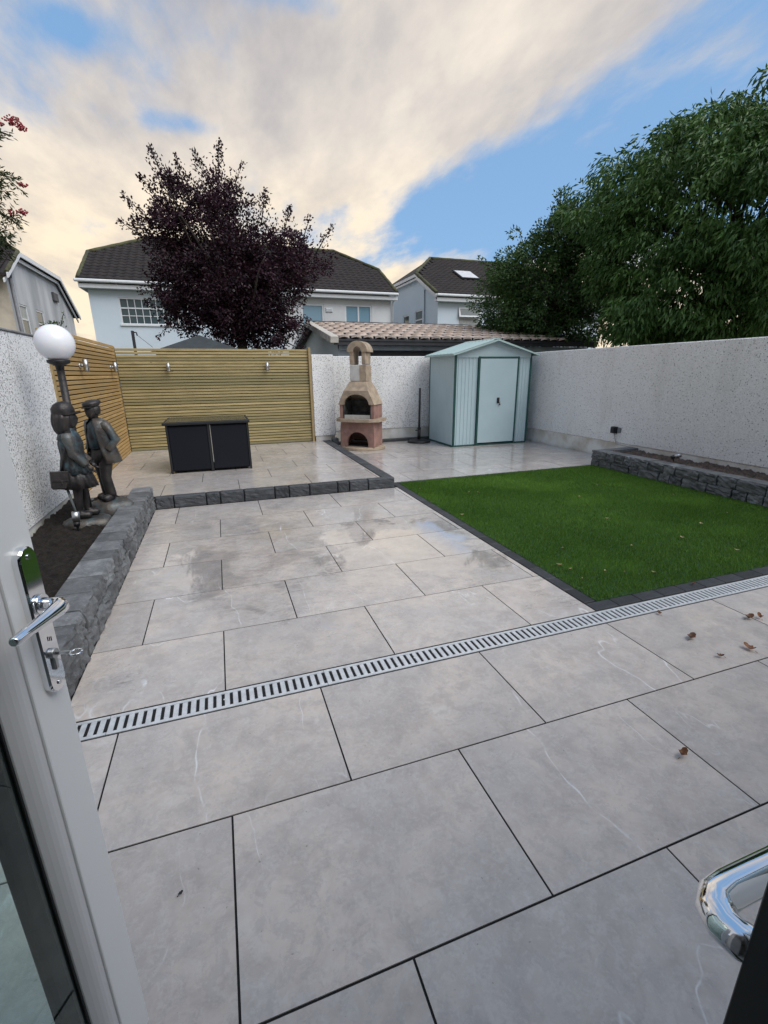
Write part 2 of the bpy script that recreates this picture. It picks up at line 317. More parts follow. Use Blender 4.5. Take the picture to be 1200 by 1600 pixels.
def wood_mat(name, c1, c2, c3):
    m, t, b = base(name); v = coords(t, rnd=True, scale=(1, 9, 9)); v2 = coords(t, rnd=True, scale=(2.2, 1, 6))
    n = noise_(t, v, 3.0, 6, 0.65, 0.4)
    col = mixc(t, sstep(t, n, 0.3, 0.7), c2, c1)
    oi = N(t, 'ShaderNodeObjectInfo'); col = mixc(t, math_(t, 'MULTIPLY', oi.outputs['Random'], 0.9), col, c3)
    vo = N(t, 'ShaderNodeTexVoronoi'); vo.inputs['Scale'].default_value = 1.3; t.links.new(v2, vo.inputs['Vector'])
    knot = math_(t, 'SUBTRACT', 1, sstep(t, vo.outputs['Distance'], 0.02, 0.09)); col = mixc(t, math_(t, 'MULTIPLY', knot, 0.8), col, (0.07, 0.04, 0.02))
    t.links.new(col, b.inputs['Base Color']); b.inputs['Roughness'].default_value = 0.65; bumpn(t, b, n, 0.4, 0.003); return m
WOOD = wood_mat('treated_batten', (0.50, 0.39, 0.19), (0.32, 0.25, 0.11), (0.20, 0.175, 0.085))
WOODL = wood_mat('warm_batten', (0.56, 0.37, 0.16), (0.38, 0.24, 0.09), (0.34, 0.22, 0.09))
WOODP = wood_mat('treated_post', (0.36, 0.26, 0.12), (0.28, 0.20, 0.09), (0.34, 0.25, 0.12))
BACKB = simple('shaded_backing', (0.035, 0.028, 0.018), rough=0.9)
STEEL = simple('brushed_steel', (0.52, 0.53, 0.54), (0.42, 0.43, 0.44), 0.42, 40, metal=1)
GALV = simple('galvanised_grating', (0.74, 0.76, 0.78), (0.60, 0.62, 0.64), 0.38, 25, metal=0.35, world=True)
CHROME = simple('polished_chrome', (0.82, 0.83, 0.85), (0.78, 0.79, 0.81), 0.06, 5, metal=1)
SATIN = simple('satin_chrome', (0.66, 0.68, 0.70), (0.58, 0.60, 0.62), 0.16, 8, metal=1)
BLACK = simple('black_plastic', (0.012, 0.013, 0.015), rough=0.5)
RUBBER = simple('rubber_seal', (0.012, 0.014, 0.016), rough=0.6)
PVC = simple('white_pvc', (0.86, 0.87, 0.87), (0.83, 0.84, 0.845), 0.28, 1.5)
GREYPVC = simple('grey_pvc_bead', (0.70, 0.70, 0.71), (0.66, 0.66, 0.67), 0.35, 2)
def bronze():
    m, t, b = base('weathered_bronze'); v = coords(t); g = N(t, 'ShaderNodeNewGeometry')
    n = noise_(t, v, 11, 7, 0.65, 0.5)
    col = mixc(t, sstep(t, n, 0.40, 0.66), (0.030, 0.025, 0.023), (0.060, 0.105, 0.125))
    col = mixc(t, math_(t, 'MULTIPLY', sstep(t, g.outputs['Pointiness'], 0.50, 0.60), 0.5), col, (0.20, 0.17, 0.14))
    t.links.new(col, b.inputs['Base Color']); b.inputs['Metallic'].default_value = 0.35; b.inputs['Roughness'].default_value = 0.45
    bumpn(t, b, noise_(t, v, 28, 5, 0.6), 0.7, 0.008); return m
BRONZE = bronze()
BRONZED = simple('dark_bronze', (0.045, 0.037, 0.034), (0.020, 0.020, 0.022), 0.45, 14, metal=0.35, bump=0.6, bdist=0.006)
OPAL = simple('opal_globe', (0.80, 0.81, 0.84), (0.79, 0.80, 0.83), 0.25, 2)
OPAL.node_tree.nodes['Principled BSDF'].inputs['Subsurface Weight'].default_value = 0.3
RATTAN = simple('black_rattan_panel', (0.006, 0.008, 0.014), (0.004, 0.005, 0.009), 0.6, spec=0.25, scale=60, bump=0.4, bdist=0.003, stretch=(1, 1, 3))
TOPGL = simple('dark_glass_top', (0.02, 0.022, 0.022), rough=0.08, scale=3)
SHEDP = simple('pale_blue_sheet', (0.42, 0.53, 0.56), (0.38, 0.49, 0.525), 0.42, 1.6, bump=0.03)
SHEDR = simple('pale_green_roof_sheet', (0.38, 0.50, 0.49), (0.34, 0.46, 0.45), 0.4, 2)
SHEDT = simple('dark_green_trim', (0.012, 0.075, 0.065), rough=0.45)
def bbqm(name, a, b_): return simple(name, a, b_, 0.8, 7, bump=0.5, bdist=0.006)
BBQT = bbqm('weathered_cream_concrete', (0.42, 0.33, 0.24), (0.27, 0.21, 0.155))
BBQR = bbqm('terracotta_concrete', (0.33, 0.185, 0.15), (0.22, 0.13, 0.11))
BBQW = bbqm('white_firebrick', (0.58, 0.57, 0.55), (0.46, 0.44, 0.41))
SOOT = simple('sooty_firebrick', (0.10, 0.10, 0.10), (0.03, 0.03, 0.03), 0.9, 9, bump=0.5)
BLUEW = simple('blue_grey_render', (0.62, 0.70, 0.77), (0.57, 0.66, 0.73), 0.85, 0.8, bump=0.15, world=True)
CREAMW = simple('pale_grey_render', (0.66, 0.67, 0.68), (0.58, 0.59, 0.60), 0.85, 1.2, bump=0.25, world=True)
GREYW = simple('streaked_render', (0.58, 0.58, 0.58), (0.36, 0.37, 0.38), 0.9, 0.9, bump=0.3, world=True, stretch=(1, 1, 0.25))
WHITE = simple('white_trim', (0.72, 0.74, 0.76), rough=0.45, c2=(0.66, 0.68, 0.70))
ROOF = simple('brown_concrete_tile', (0.027, 0.020, 0.019), (0.013, 0.011, 0.012), 0.85, 3, bump=0.4, world=True)
MOSS = simple('mossy_ridge', (0.085, 0.09, 0.035), (0.05, 0.045, 0.03), 0.9, 4, bump=0.6, world=True)
GTILE = simple('pinkish_roof_tile', (0.66, 0.56, 0.49), (0.50, 0.41, 0.35), 0.4, 5, rnd=0.10)
DARKT = simple('dark_timber', (0.035, 0.036, 0.042), rough=0.6)
GLASSD, _t, _b = base('dark_window_glass'); _b.inputs['Base Color'].default_value = (0.06, 0.09, 0.10, 1); _b.inputs['Roughness'].default_value = 0.08; _b.inputs['Specular IOR Level'].default_value = 0.3
GLASSB, _t, _b = base('window_with_blind'); _b.inputs['Base Color'].default_value = (0.20, 0.33, 0.42, 1); _b.inputs['Roughness'].default_value = 0.12
BLIND = simple('pale_blind', (0.42, 0.44, 0.42), (0.33, 0.33, 0.31), 0.5, 8)
def glass():
    m = bpy.data.materials.new('clear_glass'); m.use_nodes = True; t = m.node_tree; t.nodes.clear()
    o = N(t, 'ShaderNodeOutputMaterial'); tr = N(t, 'ShaderNodeBsdfTransparent'); tr.inputs[0].default_value = (0.74, 0.84, 0.82, 1)
    gl = N(t, 'ShaderNodeBsdfGlossy'); gl.inputs['Roughness'].default_value = 0.01; gl.inputs[0].default_value = (0.9, 1, 0.98, 1)
    fr = N(t, 'ShaderNodeFresnel'); gq = N(t, 'ShaderNodeNewGeometry'); t.links.new(math_(t, 'SUBTRACT', 1.5, math_(t, 'MULTIPLY', gq.outputs['Backfacing'], 0.8333)), fr.inputs[0]); mx = N(t, 'ShaderNodeMixShader')
    t.links.new(fr.outputs[0], mx.inputs[0]); t.links.new(tr.outputs[0], mx.inputs[1]); t.links.new(gl.outputs[0], mx.inputs[2]); t.links.new(mx.outputs[0], o.inputs[0]); return m
GLASS = glass()

# ------------------------------------------------------------------ ground and paving
ZD = 0.14
g = MB(); g.add([(-1500, -1500, -0.06), (1500, -1500, -0.06), (1500, 1500, -0.06), (-1500, 1500, -0.06)], [(0, 1, 2, 3)])
tag(g.build('ground', GROUND), kind='structure')

def region_root(name, rects, z, mat, thick=0.03):
    m = MB()
    for (x0, x1, y0, y1) in rects: m.box(x0, x1, y0, y1, z-thick, z)
    o = m.build(name, mat); tag(o, kind='structure'); PM[o.name] = Matrix.Identity(4); return o
JT = 0.0072
def lay(parent, rows, x0, x1, z, top):
    for (y0, y1, off) in rows:
        kk = math.floor((x0-off)/0.905); x = off + kk*0.905
        while x < x1:
            a, b = max(x+JT/2, x0), min(x+0.905-JT/2, x1)
            if b-a > 0.02:
                key = (round(b-a, 4), round(y1-y0, 4), round(top, 3))
                if key not in TM:
                    w_, d_ = b-a, y1-y0
                    TM[key] = MB().box(-w_/2, w_/2, -d_/2, d_/2, -0.015, 0).mesh('tile', TILE)
                inst('tile', TM[key], ((a+b)/2, (y0+y1)/2, z + random.uniform(-0.0006, 0.0006)), parent)
            x += 0.905
TM = {}
patio = region_root('patio', [(-2.44, 5.76, -1.46, 4.42), (1.36, 5.76, 4.42, 8.70)], -0.0035, GROUT)
h = JT/2
A_, B_ = -0.01, -0.463
near = [(-1.46, -1.21-h, 0.0), (-1.21+h, -0.605-h, -0.456), (-0.605+h, -h, 0.0), (h, 0.584, -0.463)]
lay(patio, near, -2.43, 5.75, 0, 0)
mid = [(0.733, 1.322-h, A_)]
yy = 1.322; par = 1
for j in range(5):
    mid.append((yy+h, yy+0.6045-h, B_ if par else A_)); yy += 0.6045; par ^= 1
mid[-1] = (mid[-1][0], 4.395, mid[-1][2])
lay(patio, mid, -1.625, 1.395, 0, 0)
back = []; yy = 4.69
for j in range(7):
    back.append((yy+h, min(yy+0.6045, 8.66)-h, 1.766 if j % 2 == 0 else 2.2)); yy += 0.6045
back = [r for r in back if r[1]-r[0] > 0.05]
lay(patio, back, 1.37, 5.75, 0, 0)
upper = region_root('upper_patio', [(-2.44, 1.34, 4.46, 8.36)], ZD-0.0035, GROUT, 0.12)
dk = []; yy = 4.495
for j in range(7):
    dk.append((yy+h, min(yy+0.6, 8.34)-h, 0.245 if j % 2 == 0 else -0.21)); yy += 0.6
dk = [r for r in dk if r[1]-r[0] > 0.05]
lay(upper, dk, -2.43, 1.185, ZD, 0)

# rock-faced blocks -------------------------------------------------
def block(name, parent, x0, x1, y0, y1, z0, z1, mat, face, amp=0.012, seed=0, bev=0.0035):
    """a block whose outer FACE ('+x','-x','-y') is split stone"""
    bm = bmesh.new(); bmesh.ops.create_cube(bm, size=1)
    for v in bm.verts: v.co = Vector((x0+(v.co.x+.5)*(x1-x0), y0+(v.co.y+.5)*(y1-y0), z0+(v.co.z+.5)*(z1-z0)))
    chamfer(bm, bev)
    L = max(x1-x0, y1-y0)
    if amp:
        cuts = 5
        ed = [e for e in bm.edges if e.calc_length() > 0.03]
        bmesh.ops.subdivide_edges(bm, edges=ed, cuts=cuts, use_grid_fill=True)
        ax, sg, lim = {'+x': (0, 1, x1), '-x': (0, -1, x0), '-y': (1, -1, y0), '+y': (1, 1, y1)}[face]
        for v in bm.verts:
            d = abs(v.co[ax]-lim)
            if d < 0.03:
                q = v.co*26 + Vector((seed*3.1, seed*1.7, 0)); n_ = noise.fractal(q, 1.0, 2.0, 4)
                edge_d = min(v.co.z-z0, z1-v.co.z)
                v.co[ax] += sg*(amp*n_*1.3 - (0.35*amp if edge_d < 0.012 else 0))*(1-d/0.03)
            v.co += noise.noise_vector(v.co*9+Vector((seed, 0, 0)))*0.0007
    me = bpy.data.meshes.new(name); bm.to_mesh(me); bm.free(); me.materials.append(mat)
    o = bpy.data.objects.new(name, me)
    c = Vector(((x0+x1)/2, (y0+y1)/2, (z0+z1)/2)); me.transform(Matrix.Translation(-c)); put(o, parent); o.location = c
    return o
sd_ = 0
def wall_of_blocks(parent, x0, x1, ya, yb, zs, face, mat, lens=(0.17, 0.24, 0.33), amp=0.015):
    global sd_
    for ci, (z0, z1) in enumerate(zs):
        y = ya - (0.09 if ci % 2 else 0)
        while y < yb:
            L = random.choice(lens)*random.uniform(.93, 1.07); a, b = max(y, ya), min(y+L, yb)
            if yb-b < 0.07: b = yb
            if b-a > 0.04:
                sd_ += 1; j = random.uniform(-0.006, 0.006)
                block('block', parent, x0+(j if face == '-x' else 0), x1+(j if face == '+x' else 0), a+0.007, b-0.007, z0+0.002, z1-0.002+(random.uniform(-.003, .003) if ci else 0), mat, face, amp, sd_)
            y = b if b == yb else y+L
# left planter
PL = thing('raised_planter', 'long low planter wall of grey rock-faced blocks on the left holding dark soil', 'planter', (-1.8, 2.5, 0))
wall_of_blocks(PL, -1.83, -1.625, 0.74, 4.44, [(-0.01, 0.135), (0.135, 0.275)], '+x', STONE)
MB().box(-1.81, -1.648, 0.76, 4.42, 0.0, 0.262).build('mortar_core', GROUT, PL)
block('end_block', PL, -2.43, -1.84, 0.75, 0.92, 0.0, 0.272, STONE, '-y', 0.01, 91)
block('end_block', PL, -2.43, -1.835, 4.33, 4.44, 0.0, 0.20, STONE, '-y', 0.004, 92)
def soil_sheet(name, x0, x1, y0, y1, z, amp, mat, parent, nx=14, ny=60, seed=0):
    V = []; F = []
    for j in range(ny+1):
        for i in range(nx+1):
            x = x0+(x1-x0)*i/nx; y = y0+(y1-y0)*j/ny
            V.append((x, y, z + amp*noise.fractal(Vector((x*6+seed, y*6, 0)), 1, 2, 4) + 0.7*amp*noise.noise(Vector((x*22, y*22, seed))) + 0.45*amp*noise.noise(Vector((x*60, y*60, seed)))))
    for j in range(ny):
        for i in range(nx):
            a = j*(nx+1)+i; F.append((a, a+1, a+nx+2, a+nx+1))
    return put(bpy.data.objects.new(name, fastmesh(name, V, F, mat, True)), parent)
tag(soil_sheet('soil', -2.43, -1.825, 0.9, 4.36, 0.215, 0.034, SOIL, PL, 50, 280), kind='stuff')
# right planter
PR_ = thing('raised_planter', 'low two-course grey block planter along the white wall on the right behind the lawn', 'planter', (5.2, 3, 0))
wall_of_blocks(PR_, 4.925, 5.13, 0.75, 4.66, [(-0.01, 0.125), (0.125, 0.262)], '-x', STONE, (0.18, 0.25, 0.34))
MB().box(4.95, 5.11, 0.77, 4.64, 0.0, 0.25).build('mortar_core', GROUT, PR_)
block('end_block', PR_, 5.135, 5.745, 4.50, 4.655, 0.0, 0.258, STONE, '-y', 0.008, 93)
block('end_block', PR_, 5.135, 5.745, 0.75, 0.90, 0.0, 0.258, STONE, '-y', 0.008, 94)
tag(soil_sheet('soil', 5.13, 5.745, 0.9, 4.50, 0.215, 0.045, MULCH, PR_, 24, 130, 5), kind='stuff')

# step edging of the upper patio
ED = region_root('step_edging', [(-1.60, 1.33, 4.42, 4.47)], ZD-0.02, GROUT, 0.15)
xs = [-1.62, -1.42, -1.06, -0.90, -0.62, -0.25, -0.07, 0.19, 0.56, 0.72, 0.98, 1.36]
for i in range(len(xs)-1):
    sd_ += 1
    block('kerb_block', ED, xs[i]+0.005, xs[i+1]-0.005, 4.392, 4.494, 0.0, ZD+0.004, KERB, '-y', 0.007, sd_, 0.009)
y = 4.497
while y < 8.3:
    L = random.choice((0.13, 0.17, 0.24)); b_ = min(y+L, 8.34); sd_ += 1
    block('kerb_block', ED, 1.20, 1.36, y+0.003, b_-0.003, 0.0, ZD+0.004, KERB, '+x', 0.004, sd_, 0.007); y = b_
# lawn
lawn = MB().box(1.50, 4.925, 0.835, 4.60, -0.04, 0.004).build('lawn', TURFB); tag(lawn, kind='structure')
LE = region_root('lawn_edging', [(1.40, 1.502, 0.735, 4.685), (1.502, 4.925, 0.735, 0.833), (1.502, 4.925, 4.602, 4.685)], -0.006, GROUT)
settm = MB().cbox(-0.098, 0.098, -0.048, 0.048, -0.02, 0, 0.004).mesh('sett', SETT)
settn = MB().cbox(-0.098, 0.098, -0.039, 0.039, -0.02, 0, 0.004).mesh('sett', SETT)
for i in range(19): inst('sett', settm, (1.451, 0.842+0.1+i*0.2, 0.004+random.uniform(-.001, .001)), LE, R(90))
for i in range(18):
    L = 0.197 if i < 17 else 0.12
    inst('sett', settm, (1.402+0.098+i*0.2, 0.785, 0.004+random.uniform(-.001, .001)), LE)
    inst('sett', settn, (1.502+0.098+i*0.19, 4.645, 0.004+random.uniform(-.001, .001)), LE)
# turf blades
nb = 230000
bx, by = RNG.uniform(1.495, 4.925, nb), RNG.uniform(0.83, 4.605, nb)
gx_ = np.sin(bx*2.1+np.sin(by*1.7)*1.5)*np.cos(by*2.6+bx); th = RNG.uniform(0, 2*np.pi, nb); ln = RNG.uniform(0.018, 0.036, nb); lean = RNG.uniform(0.15, 0.8, nb)*(0.85+0.2*gx_)
wx, wy = np.cos(th), np.sin(th); wd = RNG.uniform(0.0012, 0.0024, nb); ph = np.where(RNG.random(nb) < .55, RNG.normal(0.6+gx_*1.2, .6, nb), RNG.uniform(0, 2*np.pi, nb))
p0 = np.stack([bx, by, np.full(nb, 0.003)], 1); side = np.stack([wx*wd, wy*wd, np.zeros(nb)], 1)
tip = p0 + np.stack([np.cos(ph)*ln*lean, np.sin(ph)*ln*lean, ln*np.sqrt(1-lean**2*0.8)], 1)
V = np.stack([p0-side, p0+side, tip], 1).reshape(-1, 3); F = np.arange(nb*3).reshape(-1, 3)
go = bpy.data.objects.new('grass', fastmesh('grass', V, F, GRASS)); COL.objects.link(go)
tag(go, 'short dense green artificial turf filling the paved-in rectangle', 'grass', kind='stuff')

# drain channel --------------------------------------------------------
DR = thing('drain_channel', 'long galvanised slotted drain channel set across the paving', 'drain', (0, 0.66, 0))
MB().box(-2.43, 5.75, 0.592, 0.726, -0.04, -0.0085).build('channel', GROUT, DR)
grm = MB()
grm.box(0, 0.998, -0.063, -0.046, -0.012, 0.001); grm.box(0, 0.998, 0.046, 0.063, -0.012, 0.001)
nb_ = 26
for i in range(nb_):
    x = i/nb_*0.998; grm.cbox(x+0.001, x+0.0250, -0.0465, 0.0465, -0.006, 0.0005, 0.002)
grm.lathe([(0.006, 0), (0.006, 0.0015)], (0.5, 0, 0.0008), 8)
grme = grm.mesh('grate', GALV)
x = -2.42
while x < 5.0:
    inst('grate', grme, (x, 0.6585, -0.0005), DR); x += 1.0
MB().box(-2.43, 5.75, 0.586, 0.5925, -0.02, -0.002).build('frame_rail', BLACK, DR)
MB().box(-2.43, 5.75, 0.7255, 0.732, -0.02, -0.001).build('frame_rail', BLACK, DR)

# ------------------------------------------------------------------ boundary walls
def bwall(name, label, x0, x1, y0, y1, z1, face, plinth=0.26, cap=True):
    """pebbledash wall standing 12 mm proud of its smooth plinth"""
    t = thing(name, label, 'wall', ((x0+x1)/2, (y0+y1)/2, 0))
    d = {'+x': (0, -1, 0, 0), '-x': (1, 0, 0, 0), '-y': (0, 0, 1, 0)}[face]; e = 0.014
    MB().box(x0+(e if face == '-x' else 0), x1-(e if face == '+x' else 0), y0+(e if face == '-y' else 0), y1, -0.05, plinth).build('plinth', PLINTH, t)
    MB().cbox(x0, x1, y0, y1, plinth, z1, 0.012).build('render', PEB, t)
    if cap: MB().cbox(x0-(0.012 if face == '-x' else -0.01), x1+(0.012 if face == '+x' else -0.01), y0-(0.012 if face == '-y' else 0), y1, z1+0.001, z1+0.018, 0.004).build('capping', COPING, t)
    return t
bwall('boundary_wall', 'white pebbledash wall on the left beside the statues and globe lamp', -2.62, -2.44, -1.46, 4.62, 1.885, '+x', 0.25)
bwall('boundary_wall', 'long white pebbledash wall along the right side behind the lawn and low planter', 5.76, 5.96, -1.46, 8.66, 1.895, '-x', 0.28, False)
bw = bwall('boundary_wall', 'white pebbledash wall at the back behind the barbecue and shed', 1.46, 5.76, 8.66, 8.86, 1.85, '-y', 0.28, False)
MB().cbox(1.46, 5.76, 8.52, 8.655, 0, 0.06, 0.01).build('footing', KERB, bw)
MB().cbox(1.7, 2.6, 8.40, 8.5, 0, 0.09, 0.03).build('kerb_piece', KERB, bw)
pw = thing('wall_pier', 'short pebbledash pier between the timber fence end and the barbecue', 'pier', (1.25, 8.4, 0))
MB().box(1.06, 1.47, 8.33, 8.9, -0.02, 0.24).build('plinth', PLINTH, pw)
MB().cbox(1.04, 1.49, 8.31, 8.9, 0.24, 1.87, 0.012).build('render', PEB, pw)
MB().cbox(1.38, 1.5, 8.12, 8.30, 0.0, 0.20, 0.01).build('foot_block', STONE, pw)

# ------------------------------------------------------------------ slatted fence
def slat_mesh(L, mat):
    bm = bmesh.new(); bmesh.ops.create_cube(bm, size=1)
    for v in bm.verts: v.co = Vector((v.co.x*L, v.co.y*0.02, v.co.z*0.0435))
    chamfer(bm, 0.003); me = bpy.data.meshes.new('slat'); bm.to_mesh(me); bm.free(); me.materials.append(mat); return me
FB = thing('slatted_fence', 'horizontal timber batten fence across the back behind the black storage chest', 'fence', (-0.7, 8.35, ZD))
FL = thing('slatted_fence', 'horizontal timber batten fence on the left side running from the white wall to the corner', 'fence', (-2.44, 6.4, ZD))
sb, sl_ = slat_mesh(3.42, WOOD), slat_mesh(3.66, WOODL)
z = ZD+0.03; i = 0
while z < 1.99:
    gap = 0.0555
    inst('slat', sb, (-0.725+random.uniform(-.004, .004), 8.352+random.uniform(-.003, .003), z), FB, rot=(random.uniform(-.05, .05), random.uniform(-.0012, .0012), random.uniform(-.001, .001)))
    z += gap; i += 1
z = ZD-0.04
while z < 1.99:
    inst('slat', sl_, (-2.452+random.uniform(-.003, .003), 6.49, z), FL, rot=(random.uniform(-.05, .05), random.uniform(-.0012, .0012), R(90)+random.uniform(-.001, .001))); z += 0.0555
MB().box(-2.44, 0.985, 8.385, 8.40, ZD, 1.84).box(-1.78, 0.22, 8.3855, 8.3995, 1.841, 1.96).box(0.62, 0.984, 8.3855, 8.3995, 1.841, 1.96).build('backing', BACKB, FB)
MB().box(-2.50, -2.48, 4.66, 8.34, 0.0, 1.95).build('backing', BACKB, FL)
MB().cbox(0.985, 1.03, 8.30, 8.40, ZD-0.1, 2.0, 0.004).build('post', WOODP, FB)
MB().cbox(-2.52, -2.445, 8.362, 8.41, ZD, 2.0, 0.004).build('post', WOODP, FB)
MB().cbox(-0.75, -0.68, 8.40, 8.47, ZD, 1.97, 0.004).build('post', WOODP, FB)
MB().cbox(-2.50, -2.425, 4.60, 4.66, 0.0, 1.99, 0.004).build('post', WOODP, FL)
# wall lights
def fence_light(loc, face, label):
    t = thing('wall_light', label, 'wall light', loc, 0, 'steel up-down lights on the timber fence')
    dv = Vector({'+x': (1, 0, 0), '-y': (0, -1, 0)}[face]); L = Vector(loc)
    MB().path([L, L+dv*0.018], 0.030, 20).build('backplate', STEEL, t)
    MB().path([L+dv*0.018, L+dv*0.05], 0.014, 10).build('arm', STEEL, t)
    c = L+dv*0.078
    MB().path([c-Vector((0, 0, .075)), c+Vector((0, 0, .075))], 0.031, 22).build('barrel', STEEL, t)
    MB().path([c-Vector((0, 0, .079)), c-Vector((0, 0, .076))], 0.027, 22).build('lens', GLASSD, t)
fence_light((-2.442, 5.78, 1.64), '+x', 'steel cylinder light on the left fence, the nearer one right of the globe lamp')
fence_light((-2.442, 7.72, 1.645), '+x', 'steel cylinder light on the left fence, the one close to the fence corner')
fence_light((-1.60, 8.342, 1.645), '-y', 'steel cylinder light on the back fence above the left end of the black chest')
fence_light((0.165, 8.342, 1.645), '-y', 'steel cylinder light on the back fence right of the black chest')

# ------------------------------------------------------------------ storage chest
CH = thing('storage_cabinet', 'black two-door storage cabinet with dark glass top standing on the raised patio', 'cabinet', (-0.98, 6.2, ZD))
cx0, cx1, cy0, cy1, cz1 = -1.545, -0.42, 5.80, 6.66, 0.875
MB().cbox(cx0+.012, cx1-.012, cy0+0.02, cy1, ZD+0.03, cz1-0.05, 0.004).build('body', RATTAN, CH)
for a, b in ((cx0+0.035, -1.002), (-0.955, cx1-0.035)): MB().cbox(a, b, cy0-0.002, cy0+0.018, ZD+0.045, cz1-0.07, 0.004).build('door', RATTAN, CH)
for (a, b) in ((cx0, cx0+0.03), (cx1-0.03, cx1), (-0.997, -0.960)): MB().cbox(a, b, cy0-0.006, cy0+0.02, ZD, cz1-0.045, 0.003).build('upright', BLACK, CH)
for yb_ in (cy1-0.03,):
    for a in (cx0, cx1-0.03): MB().cbox(a, a+0.03, yb_, yb_+0.03, ZD, cz1-0.045, 0.003).build('leg', BLACK, CH)
MB().cbox(cx0-0.035, cx1+0.02, cy0-0.035, cy1+0.03, cz1-0.045, cz1-0.008, 0.006).build('rim', BLACK, CH)
MB().box(cx0+0.005, cx1-0.02, cy0+0.005, cy1-0.01, cz1-0.008, cz1-0.003).build('glass_top', TOPGL, CH)
MB().cbox(-0.960, -0.951, cy0-0.012, cy0-0.004, ZD+0.14, cz1-0.055, 0.002).build('piping', simple('pale_piping', (0.36, 0.34, 0.29), rough=0.6), CH)

# ------------------------------------------------------------------ barbecue
BQ = thing('masonry_barbecue', 'stone barbecue with arched firebox and tall chimney against the back wall', 'barbecue', (1.93, 7.88, 0), R(-38))
BM_ = Matrix.Translation((1.93, 7.88, 0)) @ Matrix.Rotation(R(-38), 4, 'Z')
def arch_slab(m, w, z0, z1, ow, oz0, oh, y0, y1, M, wt=None, mi=0, n=14):
    """front slab with an arched opening: half width w at the foot, wt at the top"""
    wt = wt or w; out_, inn = [], []
    inn.append((-ow, oz0)); out_.append((-w, z0))
    sprz = oz0 + max(0.0, oh-ow)
    for i in range(n+1):
        a = math.pi - math.pi*i/n; ix, iz = ow*math.cos(a), sprz+(oh-(sprz-oz0))*math.sin(a)
        inn.append((ix, iz)); tt = i/n
        q = Vector((math.cos(a), math.sin(a)))
        # project to outline
        if abs(q.x) < 1e-6: ox, oz = 0, z1
        else:
            k1 = w/abs(q.x); oz = sprz + q.y*k1; ox = w*(1 if q.x > 0 else -1)
            if oz > z1: k1 = (z1-sprz)/q.y; ox = q.x*k1; oz = z1
            s_ = (oz-z0)/(z1-z0); lim = w+(wt-w)*max(0, s_); ox = max(-lim, min(lim, ox))
        out_.append((ox, oz))
    inn.append((ow, oz0)); out_.append((w, z0))
    nn = len(inn); vs = []
    for yv in (y0, y1):
        vs += [M @ Vector((a, yv, b)) for a, b in out_] + [M @ Vector((a, yv, b)) for a, b in inn]
    fs = []
    for i in range(nn-1):
        fs.append((i, i+1, nn+i+1, nn+i)); fs.append((2*nn+i, 3*nn+i, 3*nn+i+1, 2*nn+i+1))
        fs.append((nn+i, nn+i+1, 3*nn+i+1, 3*nn+i)); fs.append((i, 2*nn+i, 2*nn+i+1, i+1))
    m.add(vs, fs, mi)
W, D2 = 0.365, 0.25
MB().lathe([(0.50, 0), (0.51, 0.012), (0.51, 0.05), (0.49, 0.06)], (0, 0.03, 0), 30, sx=0.94, sy=0.80, M=BM_, sm=False).build('plinth', BBQT, BQ)
m = MB(); arch_slab(m, W, 0.06, 0.565, 0.235, 0.061, 0.30, -D2, -D2+0.08, BM_)
m.box(-W, -W+0.08, -D2+0.0795, D2, 0.06, 0.565, M=BM_); m.box(W-0.08, W, -D2+0.0795, D2, 0.06, 0.565, M=BM_); m.box(-W+.08, W-.08, D2-0.06, D2, 0.06, 0.565, M=BM_)
m.build('base', BBQR, BQ)
MB().box(-W+.081, W-.081, -D2+.1, D2-.061, 0.061, 0.07, M=BM_).box(-0.2, 0.2, -0.1, 0.15, 0.16, 0.17, M=BM_).build('log_store_shelf', SOOT, BQ)
sh = MB(); pts = [(-0.47, 0.22), (-0.50, -0.05), (-0.45, -0.24), (-0.30, -0.345), (0, -0.375), (0.30, -0.345), (0.45, -0.24), (0.50, -0.05), (0.47, 0.22)]
sh.prism(pts, 0.568, 0.628, 'z', M=BM_); sh.build('shelf', BBQT, BQ)
m = MB(); m.box(-W, -W+0.06, -D2, D2, 0.629, 0.90, M=BM_); m.box(W-0.06, W, -D2, D2, 0.629, 0.90, M=BM_); m.box(-W+.06, W-.06, D2-0.05, D2, 0.629, 0.90, M=BM_)
m.build('firebox', BBQR, BQ)
m = MB(); m.box(-W+.061, -W+.085, -D2+.02, D2-.051, 0.63, 0.98, M=BM_); m.box(W-.085, W-.061, -D2+.02, D2-.051, 0.63, 0.98, M=BM_); m.box(-W+.086, W-.086, D2-.075, D2-.051, 0.63, 0.98, M=BM_)
m.build('firebox_lining', SOOT, BQ)
MB().box(-W+.09, W-.09, -D2+.03, -D2+.055, 0.629, 0.70, M=BM_).build('kerb', BBQW, BQ)
gr = MB()
for i in range(12): xq = -0.25+0.5*i/11; gr.path([BM_ @ Vector((xq, -0.2, 0.74)), BM_ @ Vector((xq, 0.15, 0.74))], 0.004, 5)
gr.build('grill', BLACK, BQ)
